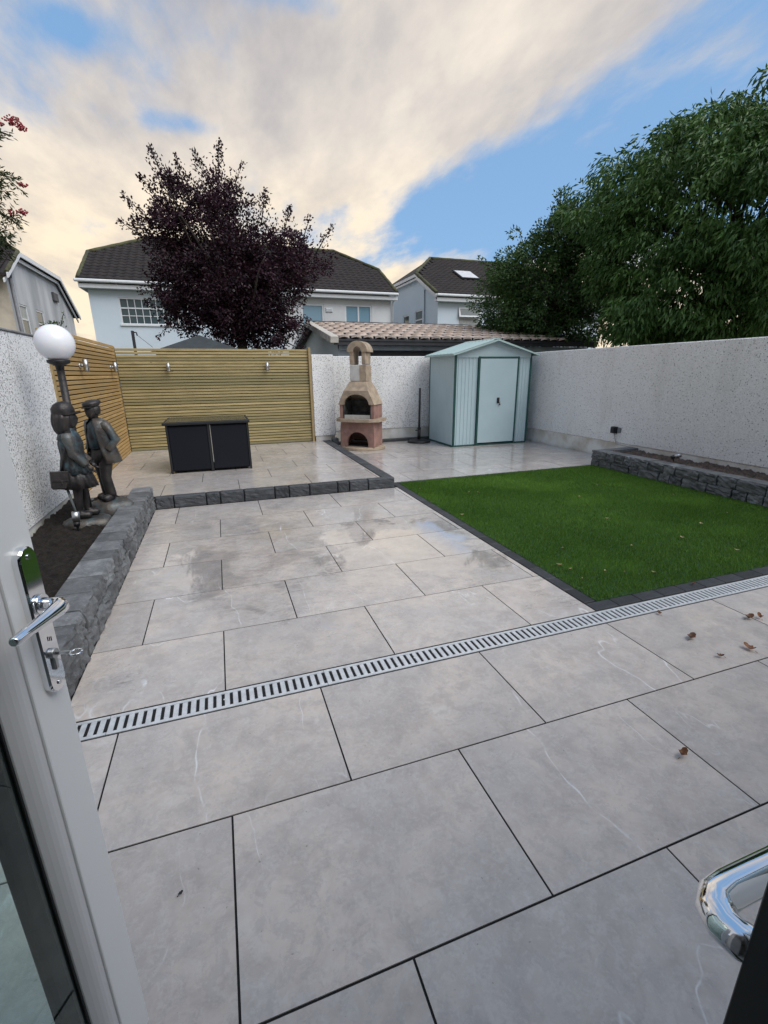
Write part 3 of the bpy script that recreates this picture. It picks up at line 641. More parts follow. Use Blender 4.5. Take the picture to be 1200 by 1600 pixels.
# hood: arched front, four sloping faces up to the neck
m = MB(); arch_slab(m, W+.02, 0.902, 1.17, 0.27, 0.903, 0.20, -D2-.02, -D2+.05, BM_, 0.26)
N2 = 0.17
def frus(m, a, b, z0, z1, mi=0, skipfront=False, t=1):
    lo = [(-a[0], -a[1]), (a[0], -a[1]), (a[0], a[2]), (-a[0], a[2])]; hi = [(-b[0], -b[1]), (b[0], -b[1]), (b[0], b[2]), (-b[0], b[2])]
    vs = [BM_ @ Vector((p, q, z0)) for p, q in lo] + [BM_ @ Vector((p, q, z1)) for p, q in hi]
    fs = [(0, 1, 5, 4), (1, 2, 6, 5), (2, 3, 7, 6), (3, 0, 4, 7), (4, 5, 6, 7)]
    m.add(vs, fs[1:] if skipfront else fs, mi)
m2 = MB(); frus(m2, (W+.02, D2-.048, D2), (0.255, D2-.05, D2), 0.902, 1.172, skipfront=True); frus(m, (0.258, D2+.018, D2), (N2+.005, 0.14, 0.16), 1.171, 1.345)
m.v += []; b0 = len(m.v); m.v += m2.v; m.f += [tuple(b0+i for i in f) for f in m2.f]; m.m += m2.m; m.sm += m2.sm
m.build('hood', BBQT, BQ)
MB().cbox(-N2, N2, -0.135, 0.155, 1.348, 1.66, 0.014, M=BM_).build('chimney_flue', BBQW, BQ)
MB().box(N2-0.13, N2+.004, -0.139, 0.159, 1.352, 1.655, M=BM_).build('flue_quoin', BBQT, BQ)
m = MB()
for s_ in (-1, 1):
    a, b = sorted((s_*N2, s_*(N2-0.085))); m.cbox(a, b, -0.135, 0.155, 1.664, 1.91, 0.012, M=BM_)
pts = []
for i in range(15): a = math.pi*i/14; pts.append((0.215*math.cos(a), 1.90+0.205*math.sin(a)))
for i in range(15): a = math.pi-math.pi*i/14; pts.append((0.088*math.cos(a), 1.90+0.10*math.sin(a)))
vs = [BM_ @ Vector((p, yv, q)) for yv in (-0.16, 0.18) for p, q in pts]
fs = []
for i in range(14):
    o_, i_ = i, 29-i
    fs += [(o_, o_+1, i_-1, i_), (30+o_, 30+i_, 30+i_-1, 30+o_+1), (o_, 30+o_, 30+o_+1, o_+1), (i_, i_-1, 30+i_-1, 30+i_)]
fs += [(0, 29, 59, 30), (14, 44, 45, 15)]
m.add(vs, fs); m.build('chimney_cap', BBQT, BQ)

# ------------------------------------------------------------------ parasol base with pole
PB = thing('parasol_base', 'black parasol base with bare upright pole between barbecue and shed', 'parasol base', (3.36, 8.2, 0))
MB().lathe([(0.24, 0), (0.25, 0.012), (0.25, 0.04), (0.20, 0.06), (0.06, 0.075), (0.05, 0.075)], (3.36, 8.2, 0), 28).build('base', BLACK, PB)
MB().path([(3.36, 8.2, 0.07), (3.36, 8.2, 0.30)], 0.036, 14).path([(3.36, 8.2, 0.30), (3.36, 8.2, 0.33)], 0.044, 14).build('socket', BLACK, PB)
MB().path([(3.36, 8.2, 0.25), (3.37, 8.2, 1.18)], 0.024, 14).build('pole', BLACK, PB)
MB().path([(3.32, 8.2, 0.27), (3.27, 8.18, 0.27)], 0.012, 8).build('knob', BLACK, PB)

# ------------------------------------------------------------------ metal shed
SH = thing('metal_shed', 'pale blue metal garden shed with dark green trim in the back right corner', 'shed', (4.6, 7.9, 0))
sx0, sx1, sy0, sy1, sz = 3.72, 5.50, 7.27, 8.44, 1.86
def ribbed(a, b, z0, z1, pitch, depth, axis, pos, out):
    """sheet along AXIS from a to b with flat-topped ribs"""
    n = max(1, round((b-a)/pitch)); pr = []
    for i in range(n):
        u = a+(b-a)*i/n; w_ = (b-a)/n
        pr += [(u, 0), (u+w_*0.55, 0), (u+w_*0.66, depth), (u+w_*0.9, depth)]
    pr.append((b, 0)); vs, fs = [], []
    for zz in (z0, z1):
        for u, d in pr: vs.append((u, pos+out*d, zz) if axis == 'x' else (pos+out*d, u, zz))
    k_ = len(pr)
    for i in range(k_-1): fs.append((i, i+1, k_+i+1, k_+i))
    return vs, fs
MB().cbox(sx0-.01, sx1+.01, sy0-.01, sy1+.01, 0.0, 0.035, 0.003).build('base_frame', SHEDT, SH)
for nm, a in (('side_panel', ribbed(sy0, sy1, 0.03, sz, 0.075, 0.006, 'y', sx0, -1)), ('side_panel', ribbed(sy0, sy1, 0.03, sz, 0.075, 0.006, 'y', sx1, 1)),
              ('back_panel', ribbed(sx0, sx1, 0.03, sz, 0.09, 0.006, 'x', sy1, 1)), ('front_panel', ribbed(sx0+.02, 4.235, 0.035, sz, 0.085, 0.009, 'x', sy0, -1)),
              ('front_panel', ribbed(5.19, sx1-.02, 0.035, sz, 0.075, 0.009, 'x', sy0, -1))): MB().add(*a).build(nm, SHEDP, SH)
xm = (sx0+sx1)/2; apex = 2.135
MB().prism([(sx0, sz-0.08), (sx1, sz-0.08), (sx1, sz), (xm, apex-.02), (sx0, sz)], sy0-0.022, sy0-0.004, 'y').build('gable_panel', SHEDP, SH)
MB().prism([(sx0, sz), (sx1, sz), (xm, apex-.02)], sy1-0.01, sy1+0.004, 'y').build('gable_panel', SHEDP, SH)
dr = MB().cbox(4.275, 5.150, sy0-0.040, sy0-0.012, 0.06, sz-0.10, 0.003).build('door', SHEDP, SH); PM[dr.name] = Matrix.Identity(4)
hd = MB().cbox(4.70, 4.76, sy0-0.052, sy0-0.041, 0.87, 0.985, 0.006); hd.cbox(4.705, 4.735, sy0-0.075, sy0-0.052, 0.885, 0.97, 0.006); hd.build('handle', BLACK, dr)
lk = MB().path([(4.75, sy0-.06, 0.90), (4.755, sy0-.07, 0.865), (4.77, sy0-.06, .90)], 0.004, 6); lk.cbox(4.745, 4.775, sy0-.07, sy0-.055, .83, .865, .003); lk.build('padlock', simple('rusty_padlock', (0.10, 0.04, 0.03), rough=.5), dr)
m = MB()
for a in (4.235, 5.152): m.cbox(a, a+0.038, sy0-0.046, sy0-0.004, 0.04, sz-0.06, 0.003)
m.cbox(4.2735, 5.1515, sy0-0.045, sy0-0.004, sz-0.098, sz-0.062, 0.003); m.build('door_surround', SHEDT, SH)
m = MB()
for (a, b) in ((sx0-.012, sy0-.026), (sx1-.028, sy0-.026), (sx0-.012, sy1-.02), (sx1-.028, sy1-.02)): m.cbox(a, a+0.04, b, b+0.036, 0.036, sz-0.005, 0.003)
m.build('corner_trim', SHEDT, SH)
for s_ in (-1, 1):
    ex = xm + s_*(sx1-xm+0.10); ez = sz-0.012; vs, fs = ribbed(sy0-0.12, sy1+0.08, 0, 1, 0.16, 0.012, 'y', 0, 1)
    v2 = []
    for (o_, u, t_) in vs: v2.append((xm+(ex-xm)*t_, u, apex+(ez-apex)*t_+o_))
    MB().add(v2, fs).build('roof_sheet', SHEDR, SH)
    a_, b_ = min(xm, ex), max(xm, ex)
    MB().prism([(xm, apex-0.005), (ex, ez-0.005), (ex, ez-0.035), (xm, apex-0.04)] if s_ > 0 else [(xm, apex-0.005), (xm, apex-0.04), (ex, ez-0.035), (ex, ez-0.005)], sy0-0.135, sy0-0.118, 'y').build('bargeboard', SHEDR, SH)
    MB().cbox(ex-0.012, ex+0.012, sy0-0.13, sy1+0.08, ez-0.035, ez+0.005, 0.003).build('eave_trim', SHEDR, SH)
MB().prism([(xm-0.05, apex-0.005), (xm, apex+0.018), (xm+0.05, apex-0.005)], sy0-0.137, sy1+0.085, 'y').build('ridge_cap', SHEDR, SH)

# ------------------------------------------------------------------ socket, spotlights
SO = thing('outdoor_socket', 'black outdoor socket box with cable on the right-hand pebbledash wall', 'socket', (5.75, 5.04, 0.5))
MB().cbox(5.69, 5.758, 4.99, 5.09, 0.445, 0.56, 0.008).build('box', BLACK, SO); MB().cbox(5.67, 5.69, 5.00, 5.08, 0.45, 0.55, 0.006).build('cover', BLACK, SO)
MB().cbox(5.735, 5.758, 4.92, 4.99, 0.46, 0.55, 0.006).build('back_plate', simple('grey_plate', (.2, .22, .23), rough=.5), SO)
MB().path([(5.72, 5.03, 0.45), (5.735, 5.02, 0.37), (5.74, 4.98, 0.262), (5.70, 4.6, 0.262)], 0.006, 7).build('cable', simple('grey_cable', (.4, .4, .4), rough=.5), SO)
def spike_light(loc, dirv, label):
    t = thing('spike_light', label, 'spotlight', loc, 0, 'spike spotlights in the planters'); L = Vector(loc); d = Vector(dirv).normalized()
    MB().path([L+d*0.0, L+d*0.085], 0.030, 18).build('barrel', STEEL, t); MB().path([L-d*0.045, L], [0.022, 0.027], 18).build('rear_cap', BLACK, t)
    MB().path([L-d*0.02, L+Vector((0, 0, -0.06)), L+Vector((0.0, 0, -0.13))], [0.012, 0.012, 0.004], 8).build('spike', BLACK, t)
    MB().path([L+d*0.085, L+d*0.087], 0.026, 18).build('lens', GLASSD, t)
spike_light((-2.075, 3.12, 0.30), (0.05, 0.10, 1), 'short steel spike spotlight in the soil at the feet of the girl statue')
spike_light((5.36, 3.52, 0.30), (0.75, -0.6, 0.35), 'small steel spotlight lying on the soil of the right planter by the wall')

# ------------------------------------------------------------------ globe lamp
GL = thing('globe_lamp', 'garden lamp with large white opal globe on a dark post beside the left wall', 'lamp', (-2.09, 3.60, 0.2))
MB().path([(-2.09, 3.60, 0.15), (-2.09, 3.60, 1.60)], [0.034, 0.030], 16).build('post', BRONZED, GL)
MB().lathe([(0.03, 1.56), (0.035, 1.60), (0.085, 1.622), (0.09, 1.645), (0.08, 1.65)], (-2.09, 3.60, 0), 24).build('collar', BLACK, GL)
sp_ = [(0.152*math.sin(a), 1.788-0.152*math.cos(a)) for a in np.linspace(0.5, math.pi-0.001, 22)]
MB().lathe(sp_, (-2.09, 3.60, 0), 40).build('globe', OPAL, GL)
MB().lathe([(0.055, 0.15), (0.055, 0.26), (0.04, 0.30)], (-2.09, 3.60, 0), 18).build('foot', BRONZED, GL)
# ------------------------------------------------------------------ bronze children
def skin(name, joints, edges, root, mat, parent, sub=2):
    names = list(joints); me = bpy.data.meshes.new(name)
    me.from_pydata([joints[k_][0] for k_ in names], [(names.index(a), names.index(b)) for a, b in edges], []); me.materials.append(mat)
    o = bpy.data.objects.new(name, me); put(o, parent)
    md = o.modifiers.new('Skin', 'SKIN'); md.use_smooth_shade = True
    if not me.skin_vertices: me.skin_vertices.new() if hasattr(me.skin_vertices, 'new') else None
    for i, k_ in enumerate(names):
        r_ = joints[k_][1]; r_ = r_ if isinstance(r_, tuple) else (r_, r_)
        me.skin_vertices[0].data[i].radius = r_; me.skin_vertices[0].data[i].use_root = (k_ == root)
    s_ = o.modifiers.new('Sub', 'SUBSURF'); s_.levels = sub; s_.render_levels = sub
    return o
def loft(m, rings, seg=28, fold=0.0, nf=8, M=None, seed=0, mi=0, close=False):
    b = len(m.v)
    for (c, rx, ry, ff) in rings:
        for k_ in range(seg):
            a = 2*math.pi*k_/seg
            q = 1 + ff*fold*math.cos(nf*a+seed) + 0.04*noise.noise(Vector((math.cos(a)*2+seed, math.sin(a)*2, c[2]*12)))
            v = Vector((c[0]+rx*q*math.cos(a), c[1]+ry*q*math.sin(a), c[2])); m.v.append(tuple(M @ v if M else v))
    for i in range(len(rings)-1):
        for k_ in range(seg):
            m.f.append((b+i*seg+k_, b+i*seg+(k_+1) % seg, b+(i+1)*seg+(k_+1) % seg, b+(i+1)*seg+k_)); m.m.append(mi); m.sm.append(True)
    m.f += [tuple(b+k_ for k_ in range(seg))[::-1], tuple(b+(len(rings)-1)*seg+k_ for k_ in range(seg))]; m.m += [mi]*2; m.sm += [True]*2
def hand(m, wrist, dirv, side, s_=1.0, curl=0.4):
    d = Vector(dirv).normalized(); sv = Vector(side).normalized(); dn = d.cross(sv).normalized(); w_ = Vector(wrist)
    m.path([w_, w_+d*0.028*s_, w_+d*0.045*s_], [0.013*s_, 0.017*s_, 0.015*s_], 10, flat=0.6)
    for i, (off, L_) in enumerate(((-0.013, .030), (-0.004, .036), (0.005, .033), (0.013, .025))):
        p_ = w_+d*0.043*s_+sv*off*s_; q_ = p_+d*L_*0.5*s_+dn*0.004*curl; r_ = q_+d*L_*0.4*s_+dn*L_*curl*0.6
        m.path([p_, q_, r_], [0.0052*s_, 0.0048*s_, 0.0035*s_], 7)
    p_ = w_+d*0.012*s_-sv*0.014*s_; m.path([p_, p_+(d*0.6-sv*0.8).normalized()*0.016*s_, p_+d*0.028*s_-sv*0.018*s_], [0.006*s_, 0.0055*s_, 0.004*s_], 7)
def head_parts(M, c, r, root, hair=True):
    m = MB()
    prof = []
    seg, rg = 22, 14; b = 0
    for i in range(rg+1):
        ph = math.pi*i/rg
        for k_ in range(seg):
            a = 2*math.pi*k_/seg
            d = Vector((math.cos(a)*math.sin(ph), math.sin(a)*math.sin(ph), math.cos(ph)))
            s_ = Vector((1.0, 0.84, 1.18)); p_ = Vector((d.x*s_.x, d.y*s_.y, d.z*s_.z))
            if d.z < -0.2: p_.x += 0.10*(-d.z-0.2); p_.y *= 1-0.30*(-d.z-0.2)      # chin
            if d.x > 0.3:
                f_ = (d.x-0.3)/0.7
                p_.x += 0.20*math.exp(-((p_.z+0.10)/0.16)**2 - (p_.y/0.13)**2)*f_    # nose
                p_.x -= 0.12*math.exp(-((p_.z-0.12)/0.11)**2 - ((abs(p_.y)-0.32)/0.15)**2)*f_   # eye sockets
                p_.x += 0.06*math.exp(-((p_.z-0.32)/0.10)**2)*f_                     # brow
                p_.x += 0.07*math.exp(-((p_.z+0.47)/0.06)**2 - (p_.y/0.22)**2)*f_    # lips
                p_.x -= 0.06*math.exp(-((p_.z+0.60)/0.05)**2 - (p_.y/0.25)**2)*f_
            m.v.append(tuple(M @ (Vector(c)+p_*r)))
    for i in range(rg):
        for k_ in range(seg): m.f.append((i*seg+k_, (i+1)*seg+k_, (i+1)*seg+(k_+1) % seg, i*seg+(k_+1) % seg)); m.m.append(0); m.sm.append(True)
    for s_ in (-1, 1):
        for zz in (0.10,):
            e_ = Vector(c)+Vector((0.80, s_*0.33, zz))*r; m.lathe([(0.001, -0.11*r), (0.10*r, -0.05*r), (0.12*r, 0), (0.10*r, 0.05*r), (0.001, 0.11*r)], tuple(e_), 8, M=M)
        e_ = Vector(c)+Vector((-0.02, s_*0.84, -0.02))*r; m.lathe([(0.02*r, -0.24*r), (0.12*r, -0.12*r), (0.15*r, 0.1*r), (0.03*r, 0.24*r)], tuple(e_), 8, M=M, sx=1, sy=0.5)
    return m
# girl ---------------------------------------------------------------
GI = thing('girl_statue', 'weathered bronze statue of a girl in hat, jacket and pleated skirt beside the globe lamp', 'statue', (-2.07, 3.36, 0.26), R(6))
GM = PM[GI.name] @ Matrix.Diagonal((.90, .86, 1.035, 1))
def P_(M, *a): return tuple(M @ Vector(a))
gj = {'pelvis': (P_(GM, 0, 0, .46), (.075, .085)), 'waist': (P_(GM, 0.0, 0, .55), (.062, .07)), 'chest': (P_(GM, 0.01, 0, .68), (.075, .088)), 'neck': (P_(GM, .012, 0, .775), .034), 'nape': (P_(GM, .016, 0, .805), .034), 'skull': (P_(GM, .024, 0, .845), .048)}
for s_, n_ in ((1, 'l'), (-1, 'r')):
    gj['hip'+n_] = (P_(GM, 0, s_*.05, .42), .055); gj['knee'+n_] = (P_(GM, .012+.02*s_, s_*.05, .23), .040); gj['ankle'+n_] = (P_(GM, -.005+.03*s_, s_*.05, .065), .027); gj['toe'+n_] = (P_(GM, .085+.03*s_, s_*.055, .035), .026)
    gj['shoulder'+n_] = (P_(GM, 0.005, s_*.105, .735), .040); gj['elbow'+n_] = (P_(GM, .03, s_*.135, .585), .030); gj['wrist'+n_] = (P_(GM, .125, s_*.115, .475), .020)
ed_ = [('pelvis', 'waist'), ('waist', 'chest'), ('chest', 'neck'), ('neck', 'nape'), ('nape', 'skull')]
for n_ in 'lr': ed_ += [('pelvis', 'hip'+n_), ('hip'+n_, 'knee'+n_), ('knee'+n_, 'ankle'+n_), ('ankle'+n_, 'toe'+n_), ('chest', 'shoulder'+n_), ('shoulder'+n_, 'elbow'+n_), ('elbow'+n_, 'wrist'+n_)]
skin('body', gj, ed_, 'pelvis', BRONZED, GI)
head_parts(GM, (.032, 0, .868), .070, GI).build('head', BRONZED, GI)
m = MB(); loft(m, [((-.002, 0, .70), .10, .125, .3), ((.0, 0, .74), .085, .12, .2), ((.005, 0, .775), .05, .06, 0), ((.01, 0, .79), .05, .055, 0)][::-1] + [], 28, .04, 6, GM)
loft(m, [((.015, 0, .765), .055, .062, 0), ((.006, 0, .735), .085, .115, .2), ((.008, 0, .66), .105, .125, .5), ((.006, 0, .56), .098, .112, .6), ((.008, 0, .48), .115, .125, 1), ((.012, 0, .41), .135, .14, 1.2)], 36, .09, 9, GM, 2)
for s_ in (1, -1):
    a, b, c = (Vector(gj[k_+('l' if s_ > 0 else 'r')][0]) for k_ in ('shoulder', 'elbow', 'wrist'))
    m.path([a.lerp(b, -.12), a.lerp(b, .15), a.lerp(b, .6), b, b.lerp(c, .4), b.lerp(c, .85), b.lerp(c, .9)], [.038, .047, .038, .040, .034, .037, .028], 14)
m.build('jacket', BRONZE, GI)
m = MB(); loft(m, [((.008, 0, .43), .118, .125, .2), ((.012, 0, .37), .135, .14, .8), ((.016, 0, .285), .16, .155, 1.3)], 84, .05, 14, GM, 1); m.build('skirt', BRONZED, GI)
m = MB()
for s_ in (-1, 1): hand(m, gj['wrist'+('l' if s_ > 0 else 'r')][0], GM.to_3x3() @ Vector((.75, -.1*s_, -.65)), GM.to_3x3() @ Vector((0, s_, 0)), 1.15)
m.build('hands', BRONZED, GI)
m = MB(); HM = GM @ Matrix.Translation((.012, 0, .905)) @ Matrix.Rotation(R(-10), 4, 'Y')
loft(m, [((0, 0, -.010), .080, .084, 0), ((-.004, 0, .006), .088, .090, .4), ((-.010, 0, .032), .095, .096, .8), ((-.012, 0, .064), .088, .090, .8), ((-.010, 0, .092), .064, .066, .4), ((-.008, 0, .106), .025, .03, 0)], 30, .03, 7, HM, 4); m.prism([(.04, -.075), (.10, -.06), (.128, -.02), (.130, .02), (.10, .06), (.04, .075)], -.008, .003, 'z', M=HM); m.build('hat', BRONZED, GI)
m = MB(); loft(m, [((-.035, 0, .745), .050, .075, .5), ((-.034, 0, .775), .066, .085, 1.2), ((-.028, 0, .82), .080, .090, 1.2), ((-.020, 0, .87), .088, .090, 1), ((-.014, 0, .915), .084, .084, .5)], 40, .07, 9, GM, 7); m.build('hair', BRONZED, GI)
m = MB()
for s_, n_ in ((1, 'l'), (-1, 'r')):
    a = Vector(gj['ankle'+n_][0]); t_ = Vector(gj['toe'+n_][0]); m.path([a+(a-t_)*.35+Vector((0, 0, -.03)), a+Vector((0, 0, -.025)), t_, t_+(t_-a)*.2], [.026, .034, .033, .018], 12)
m.build('shoes', BRONZED, GI)
SM = GM @ Matrix.Translation((-.115, -.10, .37)) @ Matrix.Rotation(R(20), 4, 'Z') @ Matrix.Rotation(R(6), 4, 'Y')
m = MB().cbox(-.085, .075, -.03, .03, -.075, .075, .01, M=SM); m.cbox(-.088, .078, -.037, -.030, -.01, .078, .006, M=SM); m.cbox(-.01, .006, -.042, -.034, -.03, .0, .002, M=SM); m.build('satchel', BRONZED, GI)
m = MB().path([P_(GM, -.10, -.09, .43), P_(GM, -.06, -.125, .55), P_(GM, .0, -.13, .70), P_(GM, .03, -.03, .80)], .008, 8); m.build('strap', BRONZED, GI)
m = MB().path([P_(GM, -.09, -.06, .30), P_(GM, -.045, -.09, .03)], [.012, .008], 8); m.build('stick', simple('pale_bronze', (.16, .18, .18), rough=.5, metal=.3), GI)
def rockbase(parent, c, rx, ry, z0, z1, seed):
    m = MB(); rings = []
    for i, (f_, zz) in enumerate(((1.0, z0), (1.02, z0+.35*(z1-z0)), (.93, z0+.75*(z1-z0)), (.72, z1), (.3, z1+.004))): rings.append(((c[0], c[1], zz), rx*f_, ry*f_, 1))
    loft(m, rings, 30, .06, 5, None, seed); m.build('rock_base', BRONZE, parent)
rockbase(GI, (-2.05, 3.37, 0), .20, .15, .17, .265, 3)
# boy -----------------------------------------------------------------
BO = thing('boy_statue', 'weathered bronze statue of a boy in flat cap with hands in trouser pockets', 'statue', (-1.925, 3.74, 0.325), R(232))
BMx = PM[BO.name] @ Matrix.Diagonal((.88, .86, 1.04, 1))
bj = {'pelvis': (P_(BMx, 0, 0, .45), (.07, .085)), 'waist': (P_(BMx, 0.0, 0, .54), (.062, .075)), 'chest': (P_(BMx, -.01, 0, .66), (.078, .092)), 'neck': (P_(BMx, .0, 0, .755), .034), 'nape': (P_(BMx, .008, 0, .785), .036), 'skull': (P_(BMx, .018, 0, .82), .048)}
for s_, n_ in ((1, 'l'), (-1, 'r')):
    f_ = .03 if s_ > 0 else -.03
    bj['hip'+n_] = (P_(BMx, 0, s_*.052, .41), .058); bj['knee'+n_] = (P_(BMx, f_+.015, s_*.058, .23), .046); bj['ankle'+n_] = (P_(BMx, f_-.01, s_*.06, .06), .034); bj['toe'+n_] = (P_(BMx, f_+.085, s_*.07, .03), .03)
    bj['shoulder'+n_] = (P_(BMx, -.005, s_*.11, .72), .040); bj['elbow'+n_] = (P_(BMx, -.055, s_*.185, .575), .032); bj['wrist'+n_] = (P_(BMx, .035, s_*.125, .475), .024)
skin('body', bj, ed_, 'pelvis', BRONZED, BO)
head_parts(BMx, (.026, 0, .838), .067, BO).build('head', BRONZED, BO)
m = MB()
for s_, n_ in ((1, 'l'), (-1, 'r')):
    a, b, c = (Vector(bj[k_+n_][0]) for k_ in ('hip', 'knee', 'ankle')); m.path([a.lerp(b, -.25), a, a.lerp(b, .5), b, b.lerp(c, .5), b.lerp(c, .9), b.lerp(c, 1.08)], [.06, .064, .056, .047, .047, .048, .046], 16)
loft(m, [((0, 0, .37), .085, .115, 0), ((0, 0, .43), .092, .125, .2), ((0, 0, .52), .08, .10, 0)], 28, .03, 6, BMx, 3)
m.build('trousers', BRONZED, BO)
m = MB()   # open jacket: a loft with the front left open
b0 = 0; seg = 30; rings = [(.0, .765, .052, .06), (-.002, .735, .082, .12), (-.005, .66, .10, .13), (-.01, .56, .105, .135), (-.02, .47, .125, .155), (-.035, .36, .145, .17)]
for i, (cxx, zz, rx, ry) in enumerate(rings):
    op = .30+.10*i
    for k_ in range(seg+1):
        a = op+(2*math.pi-2*op)*k_/seg; q = 1+.03*math.cos(8*a)*(i/5)+.05*noise.noise(Vector((a*2, zz*10, 4)))
        m.v.append(P_(BMx, cxx+rx*q*math.cos(a), ry*q*math.sin(a), zz))
for i in range(len(rings)-1):
    for k_ in range(seg): m.f.append((i*(seg+1)+k_, i*(seg+1)+k_+1, (i+1)*(seg+1)+k_+1, (i+1)*(seg+1)+k_)); m.m.append(0); m.sm.append(True)
for s_, n_ in ((1, 'l'), (-1, 'r')):
    a, b, c = (Vector(bj[k_+n_][0]) for k_ in ('shoulder', 'elbow', 'wrist'))
    m.path([a.lerp(b, -.12), a.lerp(b, .15), a.lerp(b, .6), b, b.lerp(c, .4), b.lerp(c, .85), b.lerp(c, .9)], [.038, .047, .040, .044, .036, .038, .030], 14)
jk = m.build('jacket', BRONZE, BO); so = jk.modifiers.new('solid', 'SOLIDIFY'); so.thickness = 0.008
m = MB(); loft(m, [((.0, 0, .75), .045, .05, 0), ((.01, 0, .71), .078, .09, .2), ((.012, 0, .62), .09, .105, .4), ((.012, 0, .50), .086, .10, .3)], 28, .05, 5, BMx, 5); m.build('shirt', BRONZE, BO)
m = MB()
for s_ in (-1, 1): hand(m, bj['wrist'+('l' if s_ > 0 else 'r')][0], BMx.to_3x3() @ Vector((.25, -.25*s_, -.9)), BMx.to_3x3() @ Vector((1, 0, 0)), 1.15, .2)
m.build('hands', BRONZED, BO)
m = MB(); HM = BMx @ Matrix.Translation((.008, 0, .892)) @ Matrix.Rotation(R(8), 4, 'Y')
loft(m, [((.005, 0, -.016), .070, .064, 0), ((.004, 0, -.004), .084, .078, .2), ((0, 0, .012), .094, .088, .6), ((-.004, 0, .028), .082, .078, .5), ((-.004, 0, .038), .05, .05, .2), ((-.004, 0, .042), .015, .015, 0)], 28, .03, 5, HM, 2)
m.prism([(.04, -.062), (.10, -.048), (.122, 0), (.10, .048), (.04, .062)], -.014, -.004, 'z', M=HM); m.build('flat_cap', BRONZED, BO)
m = MB(); m.lathe([(.03, -.05), (.062, -.035), (.070, 0), (.068, .035)], (-.004, 0, .843), 20, sx=.92, sy=1.0, M=BMx); m.build('hair', BRONZED, BO)
m = MB()
for n_ in 'lr':
    a = Vector(bj['ankle'+n_][0]); t_ = Vector(bj['toe'+n_][0]); m.path([a+(a-t_)*.35+Vector((0, 0, -.03)), a+Vector((0, 0, -.02)), t_, t_+(t_-a)*.22], [.03, .04, .038, .022], 12)
m.build('shoes', BRONZED, BO)
rockbase(BO, (-1.91, 3.70, 0), .21, .15, .17, .33, 8)
# ------------------------------------------------------------------ doors and the house
E_ = Vector((-1.103, -0.538, 0)); ax_ = Vector((math.cos(R(-105)), math.sin(R(-105)), 0)); ny_ = Vector((-ax_.y, ax_.x, 0))
DM = Matrix(((ax_.x, ny_.x, 0, E_.x), (ax_.y, ny_.y, 0, E_.y), (0, 0, 1, 0), (0, 0, 0, 1)))
DL = thing('glazed_door', 'white framed glass patio door standing open on the left with polished lever handle', 'door', (-1.30, -1.30, 0.06))
ZB, ZT, SW, BD, DW = 0.06, 2.13, 0.081, 0.037, 0.78
m = MB().cbox(0, SW, -0.07, 0, ZB, ZT, 0.003, M=DM, seg=2); m.build('stile', PVC, DL)
MB().cbox(DW-SW, DW, -0.07, 0, ZB, ZT, 0.003, M=DM).build('stile', PVC, DL)
MB().box(SW+.0005, DW-SW-.0005, -0.07, 0, ZB, ZB+0.10, M=DM).build('rail', PVC, DL)
MB().box(SW+.0005, DW-SW-.0005, -0.07, 0, ZT-0.10, ZT, M=DM).build('rail', PVC, DL)
def bead(x, sg, y_in, mat, nm, z0, z1):
    pr = [(x, -0.0045), (x+sg*.006, -0.0045)] + [(x+sg*(.006+.030*t_), -0.0045-0.020*t_**2.2) for t_ in (.2, .4, .6, .8, 1)] + [(x+sg*.0365, y_in+.002), (x+sg*BD, y_in), (x, y_in)]
    mm = MB(); mm.prism([(p, q) for p, q in pr], z0, z1, 'z', M=DM)
    for i_ in range(len(mm.sm)): mm.sm[i_] = False
    return mm.build(nm, mat, DL)
bead(SW+.001, 1, -0.031, GREYPVC, 'glazing_bead', ZB+.101, ZT-.101); bead(DW-SW-.001, -1, -0.031, GREYPVC, 'glazing_bead', ZB+.101, ZT-.101)
MB().box(SW+.001, SW+BD+.004, -0.0305, -0.0275, ZB+.101, ZT-.101, M=DM).box(SW+.0, SW+0.052, -0.0665, -0.0325, ZB+.101, ZT-.101, M=DM).box(SW+.001, SW+0.062, -0.069, -0.0667, ZB+.101, ZT-.101, M=DM).build('seal', RUBBER, DL)
g1 = MB().add([DM @ Vector(q) for q in ((SW+.03, -0.0315, ZB+.1), (DW-SW-.03, -0.0315, ZB+.1), (DW-SW-.03, -0.0315, ZT-.1), (SW+.03, -0.0315, ZT-.1))], [(0, 1, 2, 3)])
g1.build('glass_pane', GLASS, DL)
g1 = MB().add([DM @ Vector(q) for q in ((SW+.03, -0.0558, ZB+.1), (DW-SW-.03, -0.0558, ZB+.1), (DW-SW-.03, -0.0558, ZT-.1), (SW+.03, -0.0558, ZT-.1))], [(0, 1, 2, 3)])
g1.build('glass_pane', GLASS, DL)
def plate(m, xc, z0, z1, w_, th, M, y0=0.0, n=10):
    r_ = w_/2; pts = [(xc+r_*math.cos(a), z1-r_+r_*math.sin(a)) for a in np.linspace(0, math.pi, n)] + [(xc+r_*math.cos(a), z0+r_+r_*math.sin(a)) for a in np.linspace(math.pi, 2*math.pi, n)]
    k_ = len(pts); c_ = 0.86
    vs = [M @ Vector((p, y0, q)) for p, q in pts] + [M @ Vector((p, y0+th*.75, q)) for p, q in pts] + [M @ Vector((xc+(p-xc)*c_, y0+th, (z0+z1)/2+(q-(z0+z1)/2)*.985)) for p, q in pts]
    fs = [(i_+j*k_, (i_+1) % k_+j*k_, (i_+1) % k_+(j+1)*k_, i_+(j+1)*k_) for j in range(2) for i_ in range(k_)] + [tuple(range(2*k_, 3*k_))]
    m.add(vs, fs)
hp = MB(); plate(hp, 0.034, 1.004, 1.263, 0.041, 0.012, DM); hp = hp.build('handle_plate', CHROME, DL); PM[hp.name] = Matrix.Identity(4)
zl = 1.165
